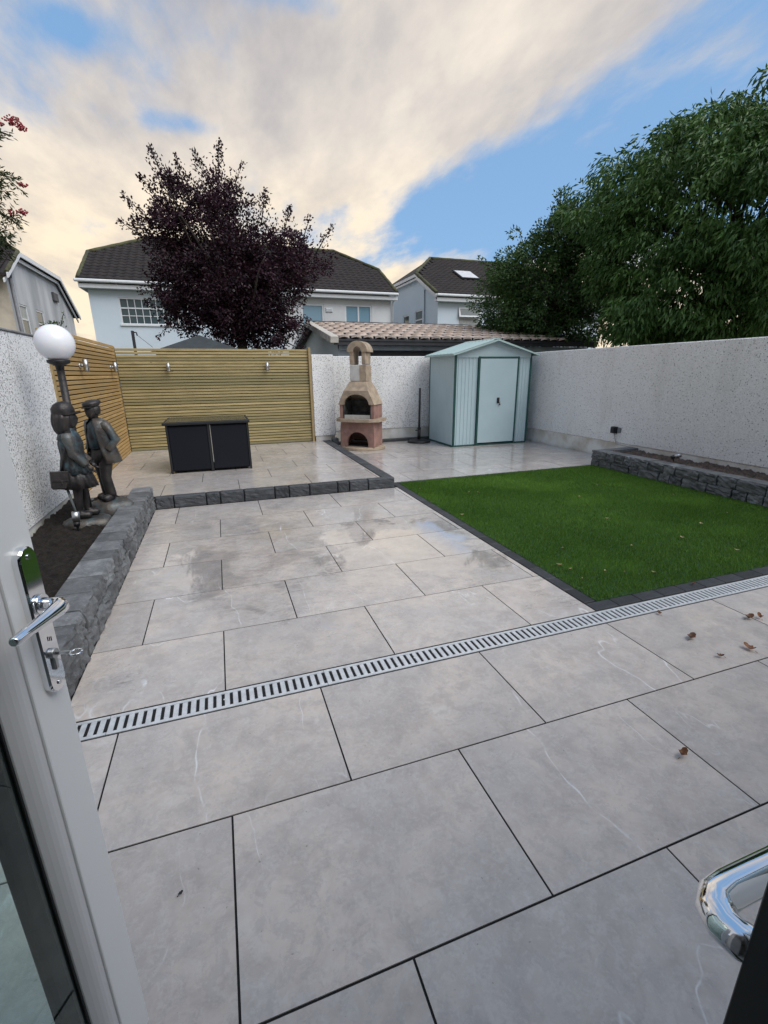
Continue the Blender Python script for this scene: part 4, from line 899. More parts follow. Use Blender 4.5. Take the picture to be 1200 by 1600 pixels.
lp = [(0.034, 0.010), (0.034, 0.026), (0.034, 0.033), (0.0365, 0.042), (0.044, 0.048), (0.056, 0.050), (0.085, 0.049), (0.120, 0.047), (0.146, 0.046), (0.149, 0.046)]
lr = [0.0115, 0.0100, 0.0105, 0.0120, 0.0130, 0.0122, 0.0098, 0.0082, 0.0072, 0.0050]
lv = MB().path([DM @ Vector((a, b, zl)) for a, b in lp], lr, 18); lv.path([DM @ Vector((0.034, 0.0115, zl)), DM @ Vector((0.034, 0.017, zl))], 0.0165, 22); lv.build('lever', CHROME, DL)
for zz in (1.247, 1.020):
    MB().path([DM @ Vector((0.034, 0.0115, zz)), DM @ Vector((0.034, 0.0138, zz))], 0.0042, 12).build('screw', SATIN, DL)
cy = MB().path([DM @ Vector((0.034, 0.008, 1.075)), DM @ Vector((0.034, 0.018, 1.075))], 0.0085, 18); cy.cbox(0.029, 0.039, 0.008, 0.0165, 1.045, 1.070, 0.002, M=DM); cy.build('lock_cylinder', STEEL, DL)
ky = MB().cbox(0.033, 0.035, 0.018, 0.042, 1.072, 1.078, 0.0005, M=DM); ky.path([DM @ Vector((0.034, 0.050, 1.075)) + DM.to_3x3() @ Vector((.009*math.sin(a), .009*math.cos(a), 0)) for a in np.linspace(0, 2*math.pi, 17)], 0.0018, 6); ky.build('key', SATIN, DL)
# small embossed maker's mark on the plate
mk = MB()
for i_ in range(3): mk.cbox(0.027+i_*.004, 0.029+i_*.004, 0.0119, 0.0124, 1.095+.002*i_, 1.103+.002*i_, .0002, M=DM)
mk.build('emblem', BLACK, DL)
# right leaf, almost closed, seen by its free edge
DRR = thing('glazed_door', 'dark edge of the second patio door leaf at lower right with chrome pull lever', 'door', (0.25, -1.31, 0.06))
X0, Y1 = -0.524, -1.2735
MB().cbox(X0+.004, X0+.10, Y1-.07, Y1-.0005, ZB, ZT, 0.003).build('stile', PVC, DRR)
MB().cbox(0.17, 0.26, Y1-.07, Y1-.0005, ZB, ZT, 0.003).build('stile', PVC, DRR)
MB().box(X0+.1, 0.17, Y1-.07, Y1-.001, ZB, ZB+.1).build('rail', PVC, DRR); MB().box(X0+.1, 0.17, Y1-.07, Y1-.001, ZT-.1, ZT).build('rail', PVC, DRR)
MB().add([(X0+.1, Y1-.035, ZB+.1), (0.17, Y1-.035, ZB+.1), (0.17, Y1-.035, ZT-.1), (X0+.1, Y1-.035, ZT-.1)], [(0, 1, 2, 3)]).build('glass_pane', GLASS, DRR)
MB().cbox(X0, X0+.004, Y1-.085, Y1, ZB, ZT, 0.001).build('seal', RUBBER, DRR)
pl_ = MB().cbox(X0+.012, X0+.040, Y1-.001, Y1+.004, 1.03, 1.26, .002); pl_.build('handle_plate', CHROME, DRR)
r2 = [(-.506, -1.276), (-.5155, -1.266), (-.517, -1.257), (-.514, -1.249), (-.505, -1.2435), (-.492, -1.242), (-.44, -1.242), (-.385, -1.244), (-.372, -1.250), (-.368, -1.262), (-.368, -1.276)]
MB().path([(a, b, 1.163) for a, b in r2], 0.0118, 22).build('pull_handle', CHROME, DRR)
# house wall behind the viewer, with the door opening
hw = MB(); Wx0, Wx1, ya, yb = -2.60, 5.96, -1.75, -1.462
hw.box(Wx0, -1.38, ya, yb, -.05, 2.19).box(0.36, Wx1, ya, yb, -.05, 2.19).box(Wx0, Wx1, ya, yb, 2.19, 2.62)
hw.box(Wx0, Wx1, -5.2, -5.0, -.05, 5.2).box(Wx0, Wx0+.2, -5.0, ya, -.05, 2.62).box(Wx1-.2, Wx1, -5.0, ya, -.05, 2.62).box(Wx0+.2, Wx1-.2, -5.0, ya, 2.45, 2.60).box(Wx0+.2, Wx1-.2, -5.0, ya, -.04, 0.05)
tag(hw.build('house_wall', simple('cream_render', (.55, .54, .52), (.50, .49, .47), .85, 3, world=True)), 'rear wall of the home with the patio door opening', None, None, 'structure')
# ------------------------------------------------------------------ neighbouring houses
def wall_holes(m, a0, a1, z0, z1, pos, axis, holes, depth, inward):
    """wall face in the plane axis=pos with window recesses DEPTH deep"""
    xs_ = sorted({a0, a1, *[h_[0] for h_ in holes], *[h_[1] for h_ in holes]}); zs_ = sorted({z0, z1, *[h_[2] for h_ in holes], *[h_[3] for h_ in holes]})
    P = (lambda a, z, d=0: (a, pos+inward*d, z)) if axis == 'y' else (lambda a, z, d=0: (pos+inward*d, a, z))
    for i in range(len(xs_)-1):
        for j in range(len(zs_)-1):
            ca, cz = (xs_[i]+xs_[i+1])/2, (zs_[j]+zs_[j+1])/2
            if any(h_[0] < ca < h_[1] and h_[2] < cz < h_[3] for h_ in holes): continue
            m.add([P(xs_[i], zs_[j]), P(xs_[i+1], zs_[j]), P(xs_[i+1], zs_[j+1]), P(xs_[i], zs_[j+1])], [(0, 1, 2, 3)])
    for a, b, c, d in holes:
        q = [(a, c), (b, c), (b, d), (a, d)]
        for i in range(4): p1, p2 = q[i], q[(i+1) % 4]; m.add([P(*p1), P(*p2), P(*p2, depth), P(*p1, depth)], [(0, 1, 2, 3)])
def window(parent, origin, rz, w_, h_, rows, glass=GLASSD, bars=0, fr=0.05, tint=None):
    """rows: list of (z0, z1, n_casements, muntins_x, muntins_z, opening) in fractions"""
    M = Matrix.Translation(origin) @ Matrix.Rotation(rz, 4, 'Z'); f = MB()
    f.box(0, w_, -0.03, 0.03, 0, fr, M=M); f.box(0, w_, -0.03, 0.03, h_-fr, h_, M=M); f.box(0, fr, -0.0295, 0.0295, fr, h_-fr, M=M); f.box(w_-fr, w_, -0.0295, 0.0295, fr, h_-fr, M=M)
    f.box(-0.04, w_+0.04, -0.10, -0.0305, -0.05, 0.005, M=M)
    o = f.build('window', WHITE, parent); PM[o.name] = Matrix.Identity(4)
    bz = MB(); gl = []
    for (z0, z1, n, mx_, mz, gmat) in rows:
        a0, a1 = fr+z0*(h_-2*fr), fr+z1*(h_-2*fr)
        if z1 < 1: bz.box(fr, w_-fr, -0.025, 0.025, a1-fr/2, a1+fr/2, M=M)
        for i in range(n):
            x0_, x1_ = fr+(w_-2*fr)*i/n, fr+(w_-2*fr)*(i+1)/n
            if i: bz.box(x0_-fr/2, x0_+fr/2, -0.026, 0.026, a0+(fr/2 if z0 else 0), a1-(fr/2 if z1 < 1 else 0), M=M)
            for k_ in range(1, mx_): xx = x0_+(x1_-x0_)*k_/mx_; bz.box(xx-.013, xx+.013, -0.012, 0.002, a0, a1, M=M)
            for k_ in range(1, mz): zz = a0+(a1-a0)*k_/mz; bz.box(x0_, x1_, -0.0115, 0.0015, zz-.013, zz+.013, M=M)
            MB().box(x0_+.005, x1_-.005, 0.003, 0.008, a0, a1, M=M).build('pane', gmat, o)
    if bz.v: bz.build('bars', WHITE, o)
    return o
def tiled_slope(parent, poly, pitch_w, pitch_h, mat, y0, z0, y1, z1, xr0, xr1, inside, kind='stuff'):
    """rows of wavy interlocking tiles on a slope rising from (y0,z0) to (y1,z1)"""
    V, F = [], []; L = math.hypot(y1-y0, z1-z0); ny = int(L/pitch_h); up_ = Vector((0, (y1-y0)/L, (z1-z0)/L)); nrm = Vector((0, -up_.z, up_.y))
    nx = int((xr1-xr0)/pitch_w)
    prof = [(0.0, .012), (.2, .034), (.4, .034), (.6, .010), (.8, .0), (1.0, .012)]
    for j in range(ny+1):
        for i in range(nx):
            s0, s1 = j*pitch_h, min((j+1)*pitch_h+.03, L); xa = xr0+i*pitch_w
            if not (inside(xa+pitch_w*.5, s0/L) and inside(xa+pitch_w*.5, min(1, s1/L))): continue
            b = len(V)
            for s_, lift in ((s0, .045), (s1, .012)):
                for t_, hh in prof: q = Vector((xa+t_*pitch_w, y0, z0))+up_*s_+nrm*(hh+lift); V.append(tuple(q))
            for t_, hh in prof: q = Vector((xa+t_*pitch_w, y0, z0))+up_*s0+nrm*.0; V.append(tuple(q))
            for k_ in range(5): F.append((b+k_, b+k_+1, b+6+k_+1, b+6+k_)); F.append((b+12+k_, b+12+k_+1, b+k_+1, b+k_))
    o = bpy.data.objects.new('roof_tiles', fastmesh('roof_tiles', V, F, mat)); put(o, parent); tag(o, kind=kind); return o
def halfhip(t, x0, x1, yf, zf, yh, zh, yr, zr, xr0, xr1, ybk, zbk, gx, tiles=True):
    """half-hipped roof; eave along x at (yf,zf)"""
    yhb = 2*yr-yh
    top = [(x0, yf, zf), (x1, yf, zf), (x1, yh, zh), (xr1, yr, zr), (xr0, yr, zr), (x0, yh, zh), (x0, yhb, zh), (x1, yhb, zh), (x0, ybk, zbk), (x1, ybk, zbk)]
    fs = [(0, 1, 2, 3, 4, 5), (5, 4, 6), (2, 7, 3), (8, 6, 4, 3, 7, 9)]
    vs = top + [(x, y, z-.10) for x, y, z in top]; m = MB()
    m.add(vs, fs + [tuple(10+i for i in f_)[::-1] for f_ in fs] + [(0, 10, 11, 1), (0, 5, 15, 10), (1, 11, 12, 2), (5, 6, 16, 15), (2, 12, 17, 7), (6, 8, 18, 16), (7, 17, 19, 9), (8, 9, 19, 18)])
    roof = m.build('roof', ROOF, t); PM[roof.name] = Matrix.Identity(4)
    def inside(x, s_):
        y = yf+(yr-yf)*s_
        if y <= yh: return x0+.05 < x < x1-.05
        f_ = (y-yh)/(yr-yh); return x0+(xr0-x0)*f_+.05 < x < x1+(xr1-x1)*f_-.05
    tiled_slope(roof, None, 0.30, 0.33, ROOF, yf-.02, zf+.005, yr, zr+.0, x0, x1, inside)
    mo = MB()
    for a, b in (((xr0, yr, zr), (xr1, yr, zr)), ((x0, yh, zh), (xr0, yr, zr)), ((x1, yh, zh), (xr1, yr, zr)), ((x0, yf, zf), (x0, yh, zh)), ((x1, yf, zf), (x1, yh, zh))):
        A, B = Vector(a), Vector(b); n_ = max(2, int((B-A).length/.4)); mo.path([A.lerp(B, i/n_)+Vector((0, 0, .04)) for i in range(n_+1)], [0.085 if i % 2 else .075 for i in range(n_+1)], 8)
    mo.build('ridge_tiles', MOSS, roof)
    return roof
# house 1 --------------------------------------------------------------
H1 = thing('house', 'wide pale rendered house with brown half-hipped roof behind the purple tree', 'house', (1, 24, 0))
yw = 20.45; xsplit = 2.2
holes1 = [(-4.07, -1.95, 3.42, 4.40)]; holes2 = [(3.02, 4.02, 3.2, 4.42), (4.98, 6.25, 3.3, 4.44)]
m = MB(); wall_holes(m, -5.05, xsplit, -.05, 4.78, yw, 'y', holes1, .12, 1); m.add([(-5.05, yw, -.05), (-5.05, 29.5, -.05), (-5.05, 29.5, 4.75), (-5.05, 26.95, 6.2), (-5.05, 23.0, 6.2), (-5.05, yw, 4.78)], [(0, 1, 2, 3, 4, 5)]); m.build('wall', BLUEW, H1)
m = MB(); wall_holes(m, xsplit, 7.18, -.05, 4.78, yw, 'y', holes2, .12, 1); m.add([(7.18, yw, -.05), (7.18, 29.5, -.05), (7.18, 29.5, 4.75), (7.18, 26.95, 6.2), (7.18, 23.0, 6.2), (7.18, yw, 4.78)], [(0, 1, 2, 3, 4, 5)]); m.build('wall', CREAMW, H1)
halfhip(H1, -5.25, 7.38, 20.15, 4.94, 22.8, 6.36, 25.0, 7.55, -3.0, 5.65, 29.8, 4.94, 0)
m = MB(); m.cbox(-5.38, 7.42, 20.02, 20.14, 4.84, 4.95, .03); m.build('gutter', WHITE, H1)
m = MB(); m.box(-5.27, 7.40, 20.145, 20.44, 4.66, 4.80); m.prism([(20.14, 4.66), (29.8, 4.66), (29.8, 4.9), (26.95, 6.3), (23.0, 6.3), (20.14, 4.9)], -5.27, -5.23, 'x'); m.build('fascia', WHITE, H1)
m = MB(); m.path([(7.30, 20.20, 4.84), (7.28, 20.25, 4.70), (7.24, 20.38, 4.55), (7.24, 20.38, 0)], .035, 8); m.build('downpipe', WHITE, H1)
window(H1, (-4.07, yw+.05, 3.42), 0, 2.12, .98, [(0, .63, 1, 8, 2, GLASSD), (.63, 1, 2, 4, 1, GLASSD)])
window(H1, (3.02, yw+.05, 3.2), 0, 1.0, 1.22, [(0, 1, 1, 1, 1, GLASSB)], fr=.07)
window(H1, (4.98, yw+.05, 3.3), 0, 1.27, 1.14, [(0, 1, 2, 1, 1, GLASSB)], fr=.07)
m = MB(); m.cbox(4.10, 4.42, yw-.04, yw-.002, 4.10, 4.27, .008)
for i in range(3): m.box(4.13, 4.39, yw-.055, yw-.041, 4.125+i*.045, 4.15+i*.045)
m.build('vent', WHITE, H1)
# house 2 --------------------------------------------------------------
H2 = thing('house', 'blue-grey rendered house with clipped gable and roof window right of the wide house', 'house', (14, 24, 0))
m = MB(); wall_holes(m, 9.43, 19.0, -.05, 4.78, 20.15, 'y', [(10.50, 11.72, 3.2, 4.46), (12.9, 14.1, 3.4, 4.7)], .12, 1)
wall_holes(m, 20.15, 29.9, -.05, 4.78, 9.43, 'x', [(21.95, 22.95, 3.55, 4.56), (23.75, 24.65, 3.75, 4.50)], .12, 1); m.add([(9.43, 20.15, 4.78), (9.43, 29.9, 4.78), (9.43, 27.6, 6.1), (9.43, 22.5, 6.1)], [(0, 1, 2, 3)]); m.build('wall', BLUEW, H2)
halfhip(H2, 9.22, 19.2, 19.85, 4.97, 22.35, 6.22, 25.05, 7.56, 11.2, 17.2, 30.2, 4.97, 0)
m = MB(); m.cbox(9.20, 19.2, 19.72, 19.84, 4.86, 4.97, .03); m.build('gutter', WHITE, H2)
m = MB(); m.box(9.24, 19.2, 19.845, 20.14, 4.66, 4.82)
for dz_, th_, xo in ((0.0, .13, 9.17), (-.16, .10, 9.24)):
    pr = [(19.84, 4.97+dz_), (22.35, 6.22+dz_), (27.75, 6.22+dz_), (30.2, 4.97+dz_), (30.2, 4.97+dz_-th_), (27.75, 6.22+dz_-th_), (22.35, 6.22+dz_-th_), (19.84, 4.97+dz_-th_)]
    for i in range(3):
        j = [7, 6, 5, 4]; m.prism([pr[i], pr[i+1], pr[j[i+1]], pr[j[i]]], xo, xo+.05, 'x')
m.build('fascia', WHITE, H2)
window(H2, (10.50, 20.20, 3.2), 0, 1.22, 1.26, [(0, .66, 1, 1, 1, BLIND), (.66, 1, 1, 1, 1, GLASSD)], fr=.07)
m = MB(); OM = Matrix.Translation((10.50, 20.14, 4.46)) @ Matrix.Rotation(R(-14), 4, 'X')
m.box(.02, 1.2, -.02, .02, -.07, 0, M=OM); m.box(.02, 1.2, -.02, .02, -.45, -.38, M=OM); m.box(.02, .09, -.0195, .0195, -.38, -.07, M=OM); m.box(1.13, 1.2, -.0195, .0195, -.38, -.07, M=OM); ow = m.build('window', WHITE, H2); PM[ow.name] = Matrix.Identity(4)
MB().box(.09, 1.13, -.005, .005, -.38, -.07, M=OM).build('pane', GLASSD, ow)
window(H2, (12.9, 20.20, 3.4), 0, 1.2, 1.3, [(0, 1, 1, 1, 1, BLIND)], fr=.07)
window(H2, (9.48, 22.95, 3.55), R(-90), 1.0, 1.01, [(0, .55, 1, 1, 1, GLASSD), (.55, 1, 1, 1, 1, GLASSD)], fr=.06)
window(H2, (9.48, 24.65, 3.75), R(-90), .9, .75, [(0, .4, 1, 1, 1, GLASSD), (.4, 1, 1, 1, 1, GLASSD)], fr=.06)
MB().path([(9.38, 21.6, -.05), (9.38, 21.6, 5.4)], .03, 8).build('downpipe', simple('grey_pipe', (.3, .35, .4), rough=.5), H2)
sl = (6.22-4.97)/(22.35-19.85); SK = Matrix.Translation((11.55, 21.75, 4.97+sl*1.9+.09)) @ Matrix.Rotation(math.atan(sl), 4, 'X')
m = MB().box(-.06, .98, 0, 1.25, 0, .07, M=SK); so_ = m.build('roof_window', DARKT, H2); PM[so_.name] = Matrix.Identity(4)
MB().box(0, .92, .05, 1.12, .071, .078, M=SK).build('pane', simple('pale_skylight', (.62, .66, .72), rough=.15), so_)
# house 3 --------------------------------------------------------------
H3 = thing('house', 'streaked grey gable end of the house above the left wall behind the globe lamp', 'house', (-13, 30, 0))
gx = -9.0; m = MB()
wall_holes(m, 25.0, 35.2, -.05, 5.2, gx, 'x', [(26.0, 26.95, 3.3, 4.72), (28.2, 29.3, 3.3, 4.72)], .12, -1)
m.add([(gx, 25.0, 5.2), (gx, 35.2, 5.2), (gx, 32.3, 6.85), (gx, 26.5, 6.85), (gx, 25.0, 6.0)], [(0, 1, 2, 3, 4)]); m.build('wall', GREYW, H3)
MB().add([(gx, 25.0, -.05), (gx-9, 25.0, -.05), (gx-9, 25.0, 6.0), (gx, 25.0, 6.0)], [(0, 1, 2, 3)]).build('wall', simple('cream_streaked_render', (.58, .52, .42), (.42, .37, .30), .9, 1.2, bump=.2, world=True), H3)
halfhip(H3, gx-9, gx+.28, 24.35, 5.72, 26.35, 6.92, 29.4, 8.6, gx-6, gx-2.3, 35.6, 5.15, 0)
m = MB(); pr = [(24.3, 5.70), (26.35, 6.92), (32.45, 6.92), (35.6, 5.15)]
for (xo, dz_, th_) in ((gx+.285, 0.02, .20), (gx+.12, -.22, .14)):
    for i in range(3): a, b = pr[i], pr[i+1]; m.prism([(a[0], a[1]+dz_), (b[0], b[1]+dz_), (b[0], b[1]+dz_-th_), (a[0], a[1]+dz_-th_)], xo, xo+.06, 'x')
m.build('fascia', WHITE, H3)
window(H3, (gx-.05, 26.0, 3.3), R(90), .95, 1.42, [(0, .55, 1, 1, 1, GLASSD), (.55, 1, 1, 1, 1, BLIND)], fr=.07)
window(H3, (gx-.05, 28.2, 3.3), R(90), 1.1, 1.42, [(0, .55, 1, 1, 1, simple('orange_blind', (.30, .14, .06), rough=.5)), (.55, 1, 1, 1, 1, GLASSD)], fr=.07)
m = MB().cbox(gx+.001, gx+.12, 31.4, 32.2, 5.55, 6.0, .02); m.build('vent', simple('dark_vent', (.08, .08, .09), rough=.6), H3)
MB().path([(gx+.08, 25.35, -.05), (gx+.08, 25.35, 5.75)], .07, 8).path([(gx+.07, 25.35, 5.70), (gx+.16, 25.15, 5.85)], .07, 8).build('downpipe', simple('grey_soil_pipe', (.22, .23, .25), rough=.6), H3)

# garage with tiled roof -------------------------------------------------
GA = thing('garage', 'low outbuilding with pinkish wavy tiled roof behind the back wall', 'garage', (4.7, 12, 0))
ge, gz, gr_, gzr, gx0, gx1 = 9.42, 2.245, 12.45, 2.845, 1.72, 9.2
m = MB(); m.add([(1.95, 9.75, -.05), (1.95, 15.0, -.05), (1.95, 15.0, 2.15), (1.95, 12.45, 2.72), (1.95, 9.75, 2.15)], [(0, 1, 2, 3, 4)]); m.box(1.951, gx1-.2, 9.75, 15.0, -.05, 2.05); m.build('wall', BLUEW, GA)
MB().box(2.3, 8.8, 9.70, 9.748, -.05, 2.0).build('door', DARKT, GA)
MB().cbox(1.96, gx1-.2, 9.60, 9.695, 2.01, 2.12, .005).build('lintel', simple('grey_blue_board', (.36, .42, .48), rough=.6), GA)
MB().box(1.80, gx1, 9.44, 9.48, 2.12, 2.235).build('fascia', DARKT, GA)
m = MB()
m.add([(gx0, ge, gz), (gx1, ge, gz), (gx1, gr_, gzr), (gx0, gr_, gzr), (gx0, 15.4, gz), (gx1, 15.4, gz)] + [(gx0, ge, gz-.04), (gx1, ge, gz-.04), (gx1, gr_, gzr-.04), (gx0, gr_, gzr-.04), (gx0, 15.4, gz-.04), (gx1, 15.4, gz-.04)], [(0, 1, 2, 3), (3, 2, 5, 4), (6, 9, 8, 7), (9, 10, 11, 8), (0, 3, 9, 6), (3, 4, 10, 9), (0, 6, 7, 1), (1, 7, 8, 2)])
gro = m.build('roof', DARKT, GA); PM[gro.name] = Matrix.Identity(4)
L = math.hypot(gr_-ge, gzr-gz); pit = math.atan2(gzr-gz, gr_-ge)
tm = MB(); W_, H_ = 0.285, 0.42
prf = [(0.0, .012), (.12, .030), (.3, .046), (.5, .050), (.7, .046), (.86, .030), (1.0, .004)]
for zz_, s_, cut in ((.05, -.02, 0), (.0, H_+.05, 0)):
    for i_, (u, hh) in enumerate(prf):
        tm.v.append((u*W_*.82, s_ - (0.055*math.sin(math.pi*u) if s_ < 0 else 0), hh+zz_))
for i_, (u, hh) in enumerate(prf): tm.v.append((u*W_*.82, -.02-0.055*math.sin(math.pi*u), hh-.0))
for i_ in range(6): tm.f += [(i_, i_+1, 8+i_, 7+i_), (14+i_, 15+i_, i_+1, i_)]; tm.m += [0, 0]; tm.sm += [True, False]
tme = tm.mesh('tile', GTILE)
ncol = 22; nrow = 6
for j in range(nrow):
    for i in range(ncol):
        s_ = j*(L/nrow)+.05; xx = gx0+.20+i*W_
        inst('tile', tme, (xx, ge+s_*math.cos(pit), gz+s_*math.sin(pit)), gro, rot=(pit, 0, 0), sc=(1, 1, 1))
m = MB(); RMx = Matrix.Translation((gx0-.02, ge-.03, gz+.01)) @ Matrix.Rotation(pit, 4, 'X'); m.cbox(0, .19, 0, L+.05, -.10, .045, .008, M=RMx); m.build('verge', simple('pale_verge_board', (.62, .58, .52), rough=.5), gro)
m = MB(); n_ = 26; m.path([(gx0+(gx1-gx0)*i/n_, gr_, gzr+.01) for i in range(n_+1)], [.07 if i % 2 else .06 for i in range(n_+1)], 8); m.build('ridge_tiles', DARKT, gro)
m = MB(); m.prism([(12.45, 2.84), (15.5, 2.20), (15.5, 2.05), (12.45, 2.69)], gx0-.05, gx0+.0, 'x'); m.build('bargeboard', WHITE, GA)
# dark pyramid roof behind the fence, line post -----------------------------
PY = thing('summerhouse', 'small dark pointed shed roof just showing above the back fence', 'shed', (-1.05, 10.2, 0))
m = MB().box(-1.8, -.3, 9.45, 10.95, -.05, 1.97); m.build('wall', DARKT, PY)
MB().add([(-2.0, 9.25, 1.94), (-.1, 9.25, 1.94), (-.1, 11.15, 1.94), (-2.0, 11.15, 1.94), (-1.05, 10.2, 2.34)], [(0, 1, 4), (1, 2, 4), (2, 3, 4), (3, 0, 4), (3, 2, 1, 0)]).build('roof', simple('dark_felt', (.045, .055, .06), rough=.85, bump=.3), PY)
LPt = thing('clothesline_post', 'dark post with small hook and line standing behind the back fence', 'post', (-2.22, 9.2, 0))
MB().cbox(-2.25, -2.20, 9.18, 9.23, -.05, 2.33, .006).build('post', DARKT, LPt); MB().path([(-2.2, 9.2, 2.30), (-2.16, 9.2, 2.30), (-2.15, 9.2, 2.24)], .012, 6).build('hook', BLACK, LPt); MB().path([(-2.15, 9.2, 2.25), (-1.95, 9.6, 2.05)], .004, 5).build('line', BLACK, LPt)
# ------------------------------------------------------------------ trees
def unit(v): return v/np.maximum(np.linalg.norm(v, axis=-1, keepdims=True), 1e-9)
def leafmesh(name, pos, dirs, L, Wd, mat, fold=0.25):
    n = len(pos); d = unit(dirs); rnd = RNG.normal(size=(n, 3)); s_ = unit(np.cross(d, rnd)); nn = np.cross(d, s_)
    L = L[:, None]; Wd = Wd[:, None]
    a = pos; b = pos + d*L*.45 + s_*Wd*.5 + nn*Wd*fold; c = pos + d*L - nn*L*.08; e = pos + d*L*.45 - s_*Wd*.5 + nn*Wd*fold
    V = np.stack([a, b, c, e], 1).reshape(-1, 3); i = np.arange(n)*4
    F = np.concatenate([np.stack([i, i+1, i+2], 1), np.stack([i, i+2, i+3], 1)]); return fastmesh(name, V, F, mat)
def insph(n): v = unit(RNG.normal(size=(n, 3))); return v*RNG.random((n, 1))**(1/3)
def limb(m, a, b, r0, r1, sag=0.0, wob=.08, n=7):
    a, b = Vector(a), Vector(b); L_ = (b-a).length; off = Vector(RNG.normal(size=3))*wob*L_
    pts = [a.lerp(b, i/n) + off*math.sin(math.pi*i/n) + Vector((0, 0, sag*L_*math.sin(math.pi*i/n))) + Vector(RNG.normal(size=3))*.012*L_ for i in range(n+1)]
    m.path(pts, [r0+(r1-r0)*i/n for i in range(n+1)], 7); return pts
def tree(name, label, cat, trunk, ells, nclump, nleaf, cr, mat, leafL, leafW, droop, shoots=(), shell=.55, holes=.0, extra=None, limbs=60, tr=.16):
    t = thing(name, label, cat, (trunk[0], trunk[1], 0))
    cs = []; vol = np.array([e[3]*e[4]*e[5] for e in ells]); vol = vol/vol.sum()
    for e, f in zip(ells, vol):
        k_ = max(3, int(nclump*f)); v = unit(RNG.normal(size=(k_, 3)))*(shell+(1-shell)*RNG.random((k_, 1)))
        keep_ = np.array([noise.noise(Vector(q*2.2)+Vector((e[0], e[1], e[2]))) > -0.45+holes for q in v]); v = v[keep_]
        cs.append(np.array(e[:3]) + v*np.array(e[3:6]))
    cs = np.concatenate(cs)
    ctr = np.average(np.array([e[:3] for e in ells]), axis=0, weights=vol)
    pos, dr_ = [], []
    for c in cs:
        k_ = int(nleaf*RNG.uniform(.6, 1.4)); r_ = cr*RNG.uniform(.6, 1.3); q = insph(k_)*r_*np.array([1, 1, .75]); pos.append(c+q)
        o_ = unit((c-ctr)[None])*.5 + unit(q)*.7 + RNG.normal(size=(k_, 3))*.45; o_[:, 2] -= droop; dr_.append(o_)
    m = MB(); top = trunk[2]; fork = np.array([trunk[0], trunk[1], top])
    m.path([(trunk[0], trunk[1], -.05), (trunk[0]+.05, trunk[1], top*.5), tuple(fork)], [tr*1.2, tr, tr*.8], 10)
    sel = cs[RNG.permutation(len(cs))[:limbs]]
    for c in sel:
        midp = fork*.45+c*.55+np.array([0, 0, .1]); limb(m, fork, c, tr*.35, .008, .04)
    for (p_, q_, k_, sp_) in shoots:
        p_, q_ = np.array(p_), np.array(q_); f_ = RNG.random((k_, 1)); base_ = p_+(q_-p_)*f_; pos.append(base_+RNG.normal(size=(k_, 3))*sp_*(1.15-f_)); o_ = unit((q_-p_)[None])*.8+RNG.normal(size=(k_, 3))*.7; dr_.append(o_)
        m.path([tuple(p_), tuple((p_+q_)/2), tuple(q_)], [.018, .01, .004], 5)
    m.build('trunk', BARK, t)
    pos, dr_ = np.concatenate(pos), np.concatenate(dr_); n_ = len(pos)
    o = bpy.data.objects.new('crown', leafmesh('crown', pos, dr_, RNG.uniform(.7, 1.25, n_)*leafL, RNG.uniform(.75, 1.2, n_)*leafW, mat)); put(o, t)
    return t
P0 = 11.4
tree('purple_tree', 'dark purple-leaved tree growing behind the timber fence', 'tree', (-.1, P0, 2.6),
     [(-.15, P0, 3.75, 1.9, 1.4, 1.5), (-.75, P0, 4.85, 1.25, 1.0, 1.0), (.75, P0, 4.15, 1.2, 1.0, .75), (.3, P0, 2.55, 1.35, .9, .7), (-1.0, P0, 3.3, 1.15, .9, .9), (1.55, P0, 4.2, .72, .7, .62), (-1.5, P0, 4.5, .72, .7, .7), (.45, P0, 3.0, 1.1, .9, .85), (-1.2, P0, 3.1, .75, .8, .6), (-.35, P0, 5.5, .55, .5, .55), (-1.3, P0, 5.5, .42, .45, .45)],
     1250, 52, .22, PURPLE, .07, .046, .15,
     [((-1.35, P0, 5.4), (-1.62, P0, 6.2), 170, .15), ((-1.0, P0, 5.4), (-1.15, P0, 6.15), 90, .13), ((-.3, P0, 5.5), (-.18, P0, 6.5), 190, .15), ((-.45, P0, 5.5), (-.75, P0, 6.25), 150, .15), ((-.1, P0, 5.3), (.3, P0, 6.15), 90, .13), ((.6, P0, 4.9), (.75, P0, 5.65), 150, .15),
      ((1.1, P0, 4.7), (1.3, P0, 5.35), 120, .15), ((1.5, P0, 4.5), (1.8, P0, 5.2), 90, .12), ((1.9, P0, 4.4), (2.35, P0, 5.05), 90, .11), ((-1.7, P0, 4.7), (-2.35, P0, 5.3), 90, .12), ((-1.9, P0, 4.4), (-2.45, P0, 4.75), 70, .12), ((-1.4, P0, 5.0), (-1.9, P0, 5.65), 120, .15), ((-1.5, P0, 2.9), (-2.0, P0, 2.35), 60, .12), ((-1.0, P0, 2.7), (-1.3, P0, 2.2), 60, .12)],
     shell=.30, holes=.12, tr=.13)
